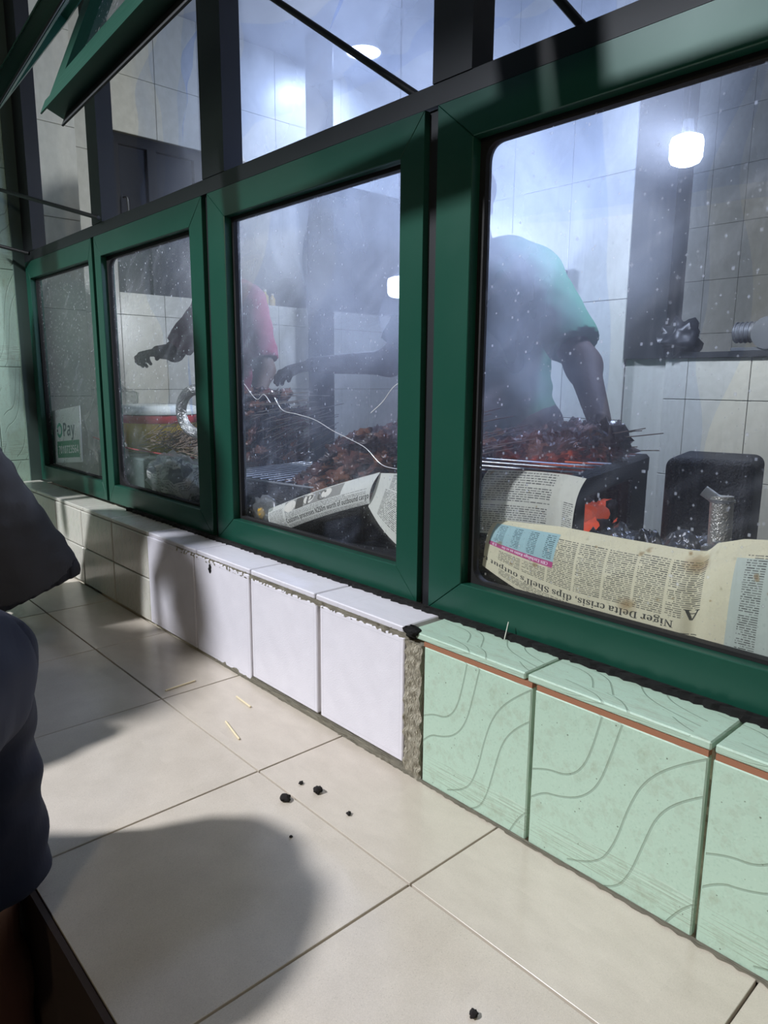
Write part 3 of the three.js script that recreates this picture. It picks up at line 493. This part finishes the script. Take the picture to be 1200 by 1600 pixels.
// ---------------------------------------------------------------- people
const Y = (a, t, b) => a.map((v, i) => v + (b[i] - v) * t);
function sdf(bones, k, x, y, z) {
  let d = 1e3;
  for (const [a, b, ra, rb] of bones) {
    const bx = b[0] - a[0], by = b[1] - a[1], bz = b[2] - a[2], px = x - a[0], py = y - a[1], pz = z - a[2];
    const l = bx * bx + by * by + bz * bz, t = l ? Math.max(0, Math.min(1, (px * bx + py * by + pz * bz) / l)) : 0;
    const ex = px - bx * t, ey = py - by * t, ez = pz - bz * t, q = Math.sqrt(ex * ex + ey * ey + ez * ez) - (ra + (rb - ra) * t);
    const h = Math.max(0, Math.min(1, 0.5 + 0.5 * (d - q) / k)); d = d + (q - d) * h - k * h * (1 - h);
  }
  return d;
}
function skin(bones, k, N, clip, wrinkle = 0) {
  const lo = [1e9, 1e9, 1e9], hi = [-1e9, -1e9, -1e9];
  for (const [a, b, ra, rb] of bones) for (let i = 0; i < 3; i++) { lo[i] = Math.min(lo[i], a[i] - ra, b[i] - rb); hi[i] = Math.max(hi[i], a[i] + ra, b[i] + rb); }
  const c = lo.map((v, i) => (v + hi[i]) / 2), s = lo.map((v, i) => (hi[i] - v) / 2 * 1.12 + 0.012);
  const m = new MarchingCubes(N, new THREE.MeshBasicMaterial(), false, false, 90000); m.isolation = 0;
  for (let kz = 0; kz < N; kz++) for (let j = 0; j < N; j++) for (let i = 0; i < N; i++) {
    const x = c[0] + (i - N / 2) / (N / 2) * s[0], y = c[1] + (j - N / 2) / (N / 2) * s[1], z = c[2] + (kz - N / 2) / (N / 2) * s[2];
    let d = sdf(bones, k, x, y, z); if (wrinkle) d += wrinkle * n3(x * 9, y * 14, z * 9); if (clip) d = Math.max(d, clip(x, y, z));
    m.field[i + j * N + kz * N * N] = -d;
  }
  m.update(); const n = m.count, p = new Float32Array(n * 3);
  for (let i = 0; i < n; i++) for (let e = 0; e < 3; e++) p[3 * i + e] = c[e] + m.positionArray[3 * i + e] * s[e];
  let g = new THREE.BufferGeometry(); g.setAttribute('position', new THREE.BufferAttribute(p, 3)); g = mergeVertices(g, 1e-5); g.computeVertexNormals(); m.geometry.dispose(); return g;
}
const xform = (c, yaw, pitch = 0) => { const q = new THREE.Quaternion().setFromEuler(new THREE.Euler(pitch, yaw, 0, 'YXZ')); return (x, y, z) => { const v = V(x, y, z).applyQuaternion(q); return [v.x + c[0], v.y + c[1], v.z + c[2]]; }; };
function headBones(c, yaw, pitch = 0, s = 1) {                        // looks along +z before turning
  const X = xform(c, yaw, pitch), P = (x, y, z) => X(x * s, y * s, z * s), R = v => v * s, o = [];
  o.push([P(0, 0.035, -0.015), P(0, 0.03, 0.02), R(0.078), R(0.074)], [P(0, -0.02, 0.02), P(0, -0.06, 0.035), R(0.062), R(0.045)], [P(0, -0.082, 0.06), P(0, -0.085, 0.062), R(0.026), R(0.024)]);
  o.push([P(0, 0.015, 0.092), P(0, -0.018, 0.107), R(0.008), R(0.014)]);
  for (const e of [-1, 1]) o.push([P(e * 0.012, -0.022, 0.098), P(e * 0.014, -0.024, 0.096), R(0.009), R(0.009)], [P(e * 0.03, 0.028, 0.084), P(e * 0.05, 0.03, 0.07), R(0.010), R(0.009)], [P(e * 0.076, 0.02, 0.0), P(e * 0.078, -0.022, 0.004), R(0.014), R(0.010)], [P(e * 0.035, -0.018, 0.07), P(e * 0.04, -0.02, 0.06), R(0.02), R(0.02)]);
  o.push([P(-0.02, -0.048, 0.082), P(0.02, -0.048, 0.082), R(0.009), R(0.009)], [P(-0.017, -0.058, 0.08), P(0.017, -0.058, 0.08), R(0.010), R(0.010)]);
  return { bones: o, P };
}
function handBones(w, dir, palmN, curl, s = 1) {                      // w wrist, dir to the fingers, palmN out of the palm
  const D = V(...dir).normalize(), Nn = V(...palmN), S = new THREE.Vector3().crossVectors(D, Nn).normalize(); Nn.crossVectors(S, D).normalize();
  const P = (f, sd, n) => [w[0] + (D.x * f + S.x * sd + Nn.x * n) * s, w[1] + (D.y * f + S.y * sd + Nn.y * n) * s, w[2] + (D.z * f + S.z * sd + Nn.z * n) * s];
  const o = [];
  for (const a of [-0.026, -0.009, 0.009, 0.026]) o.push([P(0.0, a * 0.7, 0), P(0.085, a, 0), 0.017 * s, 0.0135 * s]);
  const len = [0.058, 0.078, 0.084, 0.074];
  [-0.031, -0.0105, 0.0105, 0.031].forEach((a, i) => { let p = [0.088, 0], ang = curl * 0.5, l = len[i]; for (const [fr, r] of [[0.45, 0.0095], [0.32, 0.0088], [0.25, 0.008]]) { const q = [p[0] + Math.cos(ang) * l * fr, p[1] + Math.sin(ang) * l * fr]; o.push([P(p[0], a * (1 + p[0]), p[1]), P(q[0], a * (1 + q[0]), q[1]), r * s, (r - 0.0008) * s]); p = q; ang += curl; } });
  o.push([P(0.022, 0.028, 0.006), P(0.055, 0.05, 0.02), 0.014 * s, 0.012 * s], [P(0.055, 0.05, 0.02), P(0.082, 0.052, 0.034), 0.0112 * s, 0.0095 * s]);
  return o;
}
function person(label, category, spec) {
  const { hd, yaw = 0, pitch = 0, s = 1, neck, chest, waist, hip, shL, shR, elL, elR, wrL, wrR, haL, haR, hipL, hipR, knL, knR, anL, anR, toe = [0, 0, 0.16] } = spec;
  const t = thing('person', label, category, spec.at ?? [0, 0, 0], 0);
  const head = headBones(hd, yaw, pitch, s), R = v => v * s;
  const torso = [[Y(shL, 0.22, shR), Y(shL, 0.78, shR), R(0.085), R(0.085)], [chest, waist, R(0.145), R(0.13)], [Y(shL, 0.28, shR), Y(hipL, 0.2, hipR), R(0.10), R(0.105)], [Y(shL, 0.72, shR), Y(hipL, 0.8, hipR), R(0.10), R(0.105)], [waist, hip, R(0.13), R(0.13)], [hipL, hipR, R(0.10), R(0.10)]];
  const arms = [[Y(shL, 0.08, shR), elL, R(0.064), R(0.043)], [elL, wrL, R(0.044), R(0.029)], [Y(shR, 0.08, shL), elR, R(0.064), R(0.043)], [elR, wrR, R(0.044), R(0.029)]];
  const legs = [[hipL, knL, R(0.094), R(0.060)], [knL, Y(knL, 0.35, anL), R(0.058), R(0.060)], [Y(knL, 0.35, anL), anL, R(0.060), R(0.036)], [hipR, knR, R(0.094), R(0.060)], [knR, Y(knR, 0.35, anR), R(0.058), R(0.060)], [Y(knR, 0.35, anR), anR, R(0.060), R(0.036)]];
  const feet = [anL, anR].flatMap(a => [[[a[0], a[1] - R(0.03), a[2]], [a[0] + toe[0], a[1] - R(0.055), a[2] + toe[2]], R(0.036), R(0.024)]]);
  const neckB = [[neck, Y(neck, 0.75, hd), R(0.056), R(0.052)]];
  const body = skin([...torso, ...arms, ...legs, ...feet, ...neckB], 0.035 * s, spec.N ?? 96);
  const geos = [body, skin([...head.bones, [Y(neck, 0.5, hd), head.P(0, -0.03, -0.01), R(0.05), R(0.055)]], 0.014 * s, 64)];
  if (haL) geos.push(skin(handBones(wrL, haL.dir, haL.palm, haL.curl, s), 0.008 * s, 56)); if (haR) geos.push(skin(handBones(wrR, haR.dir, haR.palm, haR.curl, s), 0.008 * s, 56));
  part('body', mergeGeometries(geos), std({ color: spec.skin ?? 0x3a2418, roughness: 0.75 }), t);
  const hair = skin([[head.P(0, 0.045, -0.022), head.P(0, 0.045, 0.012), R(0.082), R(0.076)]], 0.01, 40, (x, y, z) => { const a = head.P(0, 0.035, 0.075), b = head.P(0, 1.035, 0.75), n = [b[0] - a[0], b[1] - a[1], b[2] - a[2]]; return -((x - a[0]) * 0 + (y - a[1]) * 0.8 - ((x - a[0]) * (b[0] - a[0]) + (z - a[2]) * (b[2] - a[2])) * 0.6); });
  part('hair', hair, std({ color: 0x0c0a0a, roughness: 0.95 }), t);
  for (const e of [-1, 1]) part('eye', new THREE.SphereGeometry(R(0.0115), 12, 10), std({ color: 0x16100c, roughness: 0.2 }), t, head.P(e * 0.031, 0.008, 0.076));
  const grow = (bs, d) => bs.map(([a, b, ra, rb]) => [a, b, ra + d, rb + d]);
  const cut = (a, b, f) => { const n = V(...b).sub(V(...a)).normalize(), c = V(...Y(a, f, b)); return (x, y, z) => (x - c.x) * n.x + (y - c.y) * n.y + (z - c.z) * n.z; };
  if (spec.shirt) {
    const sl = spec.sleeve ?? 0.75, up = grow([[Y(shL, 0.06, shR), Y(shL, sl, elL), R(0.066), R(0.056)], [Y(shR, 0.06, shL), Y(shR, sl, elR), R(0.066), R(0.056)]], R(0.016));
    const cl = cut(shL, elL, sl), cr = cut(shR, elR, sl), hem = Math.min(hipL[1], hipR[1]) - R(spec.hem ?? 0.06), ny = neck[1] + R(0.0);
    const nearL = (x, y, z) => sdf([[shL, elL, R(0.09), R(0.09)]], 0.01, x, y, z) < 0.03 ? cl(x, y, z) : -1, nearR = (x, y, z) => sdf([[shR, elR, R(0.09), R(0.09)]], 0.01, x, y, z) < 0.03 ? cr(x, y, z) : -1;
    part('shirt', skin([...grow(torso, R(0.018)), ...up], 0.03 * s, 84, (x, y, z) => Math.max(hem - y, nearL(x, y, z), nearR(x, y, z), sdf([[neck, hd, R(0.062), R(0.05)]], 0.01, x, y, z) < 0 ? 0.01 : -1), 0.004), std({ color: spec.shirt, roughness: 0.85, side: THREE.DoubleSide }), t);
  }
  if (spec.shorts) {
    const f = spec.legLen ?? 0.9, w = spec.flare ?? 0.03, eL = Y(hipL, f, knL), eR = Y(hipR, f, knR);
    const bs = [[hipL, eL, R(0.108), R(0.085) + w], [hipR, eR, R(0.108), R(0.085) + w], [hipL, hipR, R(0.12), R(0.12)], [waist, hip, R(0.135), R(0.135)]];
    const top = Math.max(hipL[1], hipR[1]) + R(0.13), cL = cut(hipL, eL, 1), cR = cut(hipR, eR, 1), mid = V(...hipR).sub(V(...hipL));
    part('shorts', skin(bs, 0.03 * s, 90, (x, y, z) => Math.max(y - top, ((x - hip[0]) * mid.x + (z - hip[2]) * mid.z > 0 ? cR : cL)(x, y, z)), 0.006), std({ color: spec.shorts, roughness: 0.9, side: THREE.DoubleSide }), t);
  }
  return t;
}
// the cook, leaning over the grills with both arms spread
person('cook in a green shirt reaching over the smoking grills with spread arms', 'person', {
  hd: [-1.535, 1.235, -0.90], yaw: 0.1, pitch: 0.35, neck: [-1.535, 1.075, -0.965], chest: [-1.53, 0.93, -0.985], waist: [-1.50, 0.74, -1.03], hip: [-1.49, 0.58, -1.05],
  shL: [-1.755, 1.035, -0.975], shR: [-1.305, 1.025, -0.975], elL: [-1.88, 0.775, -0.90], wrL: [-2.12, 0.765, -0.735], elR: [-1.095, 0.755, -0.895], wrR: [-0.955, 0.615, -0.76],
  haL: { dir: [-0.9, -0.18, 0.35], palm: [-0.1, -1, 0.1], curl: 0.45 }, haR: { dir: [0.18, -0.75, 0.35], palm: [-0.5, -0.3, 0.6], curl: 0.5 },
  hipL: [-1.60, 0.55, -1.05], hipR: [-1.39, 0.55, -1.05], knL: [-1.62, 0.13, -1.0], knR: [-1.38, 0.13, -1.0], anL: [-1.62, YF + 0.08, -1.05], anR: [-1.38, YF + 0.08, -1.05],
  shirt: 0x276b4e, sleeve: 0.8, hem: 0.1, shorts: 0x1c2026, legLen: 1.0, N: 110 });
// helper beside the bench
person('helper in a maroon shirt standing behind the serving bench', 'person', {
  hd: [-2.90, 1.235, -0.80], yaw: -0.2, pitch: 0.25, neck: [-2.905, 1.08, -0.84], chest: [-2.91, 0.93, -0.86], waist: [-2.90, 0.73, -0.87], hip: [-2.90, 0.57, -0.88], s: 0.96,
  shL: [-3.12, 1.03, -0.86], shR: [-2.70, 1.03, -0.85], elL: [-3.26, 0.84, -0.76], wrL: [-3.10, 0.83, -0.60], elR: [-2.60, 0.75, -0.84], wrR: [-2.50, 0.60, -0.72],
  haL: { dir: [0.4, -0.1, 0.8], palm: [0.2, -1, 0], curl: 0.9 }, haR: { dir: [0.35, -0.7, 0.4], palm: [-0.5, -0.3, 0.6], curl: 0.5 },
  hipL: [-3.0, 0.54, -0.88], hipR: [-2.80, 0.54, -0.88], knL: [-3.02, 0.13, -0.86], knR: [-2.79, 0.13, -0.86], anL: [-3.02, YF + 0.08, -0.9], anR: [-2.79, YF + 0.08, -0.9],
  shirt: 0x5e1c34, sleeve: 0.85, hem: 0.1, shorts: 0x23242c, legLen: 1.0 });
// customer on the porch in grey shorts (upper body outside the picture)
function standing(x, z, y0, H, lean, turn, o, drop = 1) {                       // a standing figure, H tall; lean moves the upper body
  const h = f => y0 + H * (f > 0.53 ? 0.53 + (f - 0.53) * drop : f), s = H / 1.74, c = Math.cos(turn), sn = Math.sin(turn), P = (dx, f, dz) => { const k = Math.max(0, f - 0.5) * 2; return [x + (dx * c + dz * sn) * s + lean[0] * k, h(f), z + (-dx * sn + dz * c) * s + lean[1] * k]; };
  return { s, hd: P(0, 0.925, 0.03), yaw: turn, neck: P(0, 0.835, 0), chest: P(0, 0.72, 0.01), waist: P(0, 0.61, 0), hip: P(0, 0.53, 0), shL: P(-0.2, 0.80, 0), shR: P(0.2, 0.80, 0), elL: P(-0.26, 0.635, 0), elR: P(0.26, 0.635, 0), wrL: P(-0.25, 0.49, 0.08), wrR: P(0.25, 0.49, 0.08),
    haL: { dir: [0, -1, 0.15], palm: [1, 0, 0.2], curl: 0.35 }, haR: { dir: [0, -1, 0.15], palm: [-1, 0, 0.2], curl: 0.35 }, hipL: P(-0.09, 0.505, 0), hipR: P(0.09, 0.505, 0), knL: P(-0.11, 0.275, 0.02), knR: P(0.11, 0.275, 0.02), anL: P(-0.115, 0.05, -0.02), anR: P(0.115, 0.05, -0.02), toe: [0.15 * s * sn, 0, 0.15 * s * c], ...o };
}
const bent = (p, dx) => { for (const k of ['elL', 'elR', 'wrL', 'wrR']) p[k] = [p[k][0] + dx * (k[0] === 'w' ? 1.5 : 1), p[k][1] + 0.05, p[k][2]]; for (const k of ['haL', 'haR']) p[k].dir = [-0.9, -0.4, 0]; return p; };
{
  const p = standing(-2.26, 0.38, 0, 1.46, [0.28, 0.18], 2.95, { shorts: 0x48484e, toe: [-0.12, 0, -0.04], legLen: 1.80, flare: 0.075, shirt: 0x26262a, skin: 0x4a3022 });
  for (const k of ['hd', 'neck', 'chest', 'waist', 'hip', 'shL', 'shR', 'elL', 'elR', 'wrL', 'wrR', 'hipL', 'hipR']) p[k] = [p[k][0] + 0.04, p[k][1], p[k][2] + 0.13];
  for (const k of ['elL', 'elR', 'wrL', 'wrR']) p[k] = [p[k][0] * 0.85 - 1.85 * 0.15, p[k][1] + 0.04, p[k][2] + 0.10];
  person('customer in wide charcoal grey shorts standing on the porch', 'person', p);
}
person('customer in navy blue shorts bending forward below the porch edge', 'person', bent(standing(-0.945, 0.715, -0.45, 1.54, [-0.55, 0.75], -0.6, { shorts: 0x10142c, hem: 0.3, legLen: 0.84, flare: 0.03, shirt: 0x1a1e36, skin: 0xb98a72 }, -0.05), -0.2));
person('bystander in a pale shirt standing in the street behind the navy shorts', 'person', standing(-1.92, 1.08, -0.45, 1.78, [0, 0], 3.0, { shorts: 0x22252c, legLen: 1.9, flare: 0.0, shirt: 0x8a8d90, skin: 0x3a2418 }));
person('bystander in dark trousers standing beside the grey shorts customer', 'person', standing(-2.86, 0.45, 0, 1.62, [0, 0], 2.9, { shorts: 0x1d1d22, legLen: 1.9, flare: 0.0, shirt: 0x2b3038, skin: 0x3a2418 }));
// ---------------------------------------------------------------- small things inside
{
  const t = thing('plastic_tub', 'yellow plastic tub with a red rim and white lid on the bench', 'tub', [-2.83, 0.4155, -0.47]);
  const lat = (pts) => new THREE.LatheGeometry(pts.map(p => new THREE.Vector2(...p)), 32);
  part('body', lat([[0.001, 0], [0.13, 0], [0.155, 0.12]]), std({ color: 0xd8b83a, roughness: 0.45, side: THREE.DoubleSide }), t);
  part('rim', lat([[0.155, 0.12], [0.163, 0.122], [0.165, 0.15], [0.158, 0.152]]), std({ color: 0xb02a35, roughness: 0.35, side: THREE.DoubleSide }), t);
  part('lid', lat([[0.001, 0.195], [0.12, 0.193], [0.166, 0.186], [0.168, 0.155], [0.16, 0.154]]), std({ color: 0xd5d9d2, roughness: 0.35, side: THREE.DoubleSide }), t);
}
{
  const t = thing('stick_bundle', 'fanned bundle of thin loose sticks lying on the bench', 'sticks', [-2.5, 0.425, -0.42]);
  t.userData.kind = 'stuff'; const gs = [];
  for (let i = 0; i < 260; i++) { const a = rr(-0.5, 0.5), y = rr(0, 0.10) * Math.exp(-Math.pow(a * 1.6, 2)); const x = rr(-0.16, 0.16), z = rr(-0.10, 0.10), l = rr(0.05, 0.10); gs.push(rod([x - l * Math.cos(a), 0.003 + y * 0.4 + Math.max(0, 0.09 - Math.abs(x) * 0.5) * rnd(), z], [x + l * Math.cos(a), 0.006 + y + Math.max(0, 0.08 - Math.abs(x) * 0.4) * rnd(), z + l * Math.sin(a)], 0.0014, 4)); }
  part('sticks', mergeGeometries(gs), std({ color: 0x8a7868, roughness: 0.7 }), t);
}
single('foil_ring', new THREE.TorusGeometry(0.075, 0.019, 12, 40, 4.4).rotateZ(0.9), mFoil, 'curved foil tray rim standing among the sticks', 'foil', [-2.27, 0.60, -0.35], [0, 0.35, 0]);
single('red_cord', tube([[-3.02, 0.468, -0.262], [-2.75, 0.452, -0.258], [-2.45, 0.45, -0.256], [-2.12, 0.458, -0.252]], 0.003, 40, 6), std({ color: 0xa03a3a, roughness: 0.6 }), 'thin red cord stretched along the front of the bench', 'cord');
{
  const t = thing('clear_bag', 'large clear plastic bag slumped behind the payment sign', 'bag', [-3.12, CT, -0.40]);
  part('film', lump(0.15, 4, 0.22, 1.8, 51, 1.0, 1.3, 0.75), phy({ color: 0xfafcfb, transmission: 0.96, thickness: 0, roughness: 0.35 }), t, [0, 0.17, 0]);
  part('contents', lump(0.05, 3, 0.15, 1.4, 53, 1.4, 0.5, 0.8), std({ color: 0xc9683a, roughness: 0.6 }), t, [0.05, 0.16, 0.02], [0, 0, -0.5]);
}
// bottles on the ledge of the hatch
const bottleGeo = new THREE.LatheGeometry([[0.001, 0], [0.024, 0], [0.025, 0.006], [0.025, 0.06], [0.012, 0.075], [0.011, 0.088], [0.001, 0.088]].map(p => new THREE.Vector2(...p)), 16);
for (const [z, s, grp] of [[-1.455, 1, 0], [-1.505, 1, 0], [-1.55, 1, 0], [-1.655, 0.95, 1], [-1.71, 0.75, 1]]) {
  const t = thing('bottle', grp ? 'small yellow bottle standing alone on the hatch ledge' : 'small yellow bottle in the wrapped row on the hatch ledge', 'bottle', [XL - 0.04, HY0, z], 0, grp ? 'loose bottles on the hatch ledge' : 'wrapped bottles on the hatch ledge');
  part('body', bottleGeo, std({ color: 0xc9b06a, roughness: 0.4 }), t).scale.setScalar(s); part('cap', new THREE.CylinderGeometry(0.012, 0.012, 0.014, 14), std({ color: 0xe4dcc4, roughness: 0.5 }), t, [0, 0.094 * s, 0]).scale.setScalar(s);
}
{
  const t = thing('blower', 'small grey ribbed blower motor on the half wall ledge', 'blower', [-0.93, 0.813, ZK - 0.03]);
  const m = std({ color: 0x6c7076, roughness: 0.45, metalness: 0.4 });
  part('housing', new THREE.CylinderGeometry(0.05, 0.05, 0.07, 24).rotateX(Math.PI / 2), m, t, [0.06, 0.055, 0]); part('motor', rod([-0.05, 0.06, 0], [0.03, 0.06, 0], 0.03, 18), m, t);
  for (let i = 0; i < 5; i++) part('cooling_fin', new THREE.TorusGeometry(0.031, 0.003, 6, 20).rotateY(Math.PI / 2), m, t, [-0.045 + i * 0.014, 0.06, 0]);
  part('foot', cbox(0.12, 0.012, 0.06, 0.002), m, t, [0.01, 0.006, 0]); part('nozzle', rod([0.07, 0.10, 0], [0.10, 0.16, 0.01], 0.008, 8), m, t);
}
{
  const t = thing('wall_socket', 'pale wall socket in a dark box on the tiled back wall', 'socket', [-1.632, 1.07, ZK + 0.0085]);
  part('box', cbox(0.062, 0.115, 0.016, 0.003), std({ color: 0x4a4c50, roughness: 0.5 }), t, [0, 0, 0.008]); const pl = part('plate', cbox(0.052, 0.10, 0.008, 0.002), std({ color: 0xd8d8d0, roughness: 0.4 }), t, [0, 0, 0.019]); part('rocker', cbox(0.014, 0.024, 0.008, 0.002), std({ color: 0xeeeeea, roughness: 0.4 }), pl, [0.008, -0.02, 0.006]);
}
single('black_bag', lump(0.06, 3, 0.45, 1.3, 77, 1.05, 0.95, 0.6), std({ color: 0x1a1b20, roughness: 0.4 }), 'crumpled black plastic bag at the foot of the dark post', 'bag', [-1.135, 0.865, ZK + 0.02], [0, 0.3, 0.5]);
// ---------------------------------------------------------------- crumbs on the porch floor
const crumbs = [[-0.927, 0.217, 0.0085], [-0.910, 0.160, 0.0080], [-0.824, 0.161, 0.004], [-0.951, 0.167, 0.004], [-0.839, 0.267, 0.0025], [-0.436, 0.297, 0.005]];
crumbs.forEach(([x, z, r], i) => single('charcoal_crumb', lump(r, 2, 0.35, 1.5, 60 + i, 1, 0.7, 1), mCoal, ['largest charcoal crumb beside the tile joint', 'charcoal crumb just across the tile joint from the largest one', 'small round charcoal crumb below the mortar column', 'tiny charcoal crumb next to the pair of large ones', 'tiny lone charcoal speck in the middle of a tile', 'lone charcoal crumb on the floor below the green tiles'][i], 'crumb', [x, r * 0.6, z], [0, i, 0], 'charcoal crumbs on the floor'));
const mPick = std({ color: 0xe6d8b6, roughness: 0.7 });
for (const [a, b, l] of [[[-1.334, 0.0026, 0.071], [-1.268, 0.0026, 0.075], 'wooden splinter lying near the white wall tiles'], [[-1.245, 0.0026, 0.150], [-1.160, 0.0026, 0.168], 'wooden splinter lying in the middle of the tile'], [[-1.47, 0.0026, 0.178], [-1.475, 0.0026, 0.10], 'wooden splinter lying in the shadow edge']]) single('wood_splinter', rod(a, b, 0.0021, 6), mPick, l, 'splinter', null, null, 'splinters on the floor');
single('stuck_splinter', rod([-0.707, SILL + 0.002, -0.086], [-0.709, SILL + 0.03, -0.098], 0.0009, 5), std({ color: 0xdcdcd0, roughness: 0.6 }), 'pale upright splinter stuck against the wide window rail', 'splinter');
// ---------------------------------------------------------------- lamps in the street that light the porch
for (const [pos, col, label] of [[STREET, [0.93, 0.95, 1.0], 'cool white street flood lamp on a pole behind the customers'], [WARM, [1.0, 0.86, 0.62], 'warm street lamp on a pole beside the shop']]) {
  const t = thing('street_lamp', label, 'lamp', [pos[0], -0.45, pos[2]]);
  part('pole', rod([0, 0, 0.3], [0, pos[1] + 0.65, 0.3], 0.035, 12), mFrameDark, t); part('arm', rod([0, pos[1] + 0.6, 0.3], [0, pos[1] + 0.6, 0], 0.02, 8), mFrameDark, t);
  part('housing', cbox(0.22, 0.05, 0.16, 0.01), mFrameDark, t, [0, pos[1] + 0.56, 0]); part('lens', cbox(0.18, 0.01, 0.13, 0.002), std({ color: 0xffffff, emissive: new THREE.Color().setRGB(...col.map(v => v * 6)) }), t, [0, pos[1] + 0.53, 0]);
}
// ---------------------------------------------------------------- smoke rising from the grills
{
  const wisp = tex(512, 512, (x, y) => { const u = x / 511, v = y / 511, win = Math.pow(Math.sin(Math.PI * u), 0.8) * Math.pow(Math.sin(Math.PI * v), 0.8); return 255 * Math.max(0, Math.min(1, win * (0.78 + 0.34 * fbm(u * 2.2 + 5, v * 1.6, 3) + 0.16 * fbm(u * 7 + v * 3, v * 4, 3)))); }, false);
  const mSmoke = phy({ color: 0xeff4ff, roughness: 0.68, roughnessMap: wisp, transmission: 1, thickness: 0, ior: 1.001, specularIntensity: 0, side: THREE.DoubleSide });
  const veil = (x, y, z, w, h, turn, amp, k) => { const g = new THREE.PlaneGeometry(w, h, 48, 48), p = g.attributes.position; for (let i = 0; i < p.count; i++) { const a = p.getX(i), b = p.getY(i); p.setXYZ(i, a + amp * 0.5 * n3(a * 2, b * 2, k + 5), b, amp * n3(a * 1.9, b * 1.5, k) + amp * 0.35 * n3(a * 5, b * 4, k)); } g.computeVertexNormals(); return g.rotateY(turn).translate(x, y, z); };
  const g = mergeGeometries([veil(-1.18, 1.00, -0.45, 1.25, 1.2, 0.3, 0.10, 1), veil(-1.22, 0.98, -0.62, 1.1, 1.2, 0.1, 0.10, 2), veil(-1.75, 1.20, -0.46, 1.9, 1.5, 0.05, 0.08, 4), veil(-1.75, 1.85, -0.80, 2.4, 1.4, 0.2, 0.05, 6), veil(-2.0, 1.95, -1.30, 2.4, 1.3, 0.2, 0.05, 7), veil(-1.65, 2.0, -0.5, 1.8, 1.0, 0.0, 0.05, 8)]);
  const o = part('smoke', g, mSmoke, scene); o.castShadow = false; o.userData = { kind: 'stuff', label: 'thin bluish smoke rising from the grills', category: 'smoke' };
}
renderer.render(scene, camera);
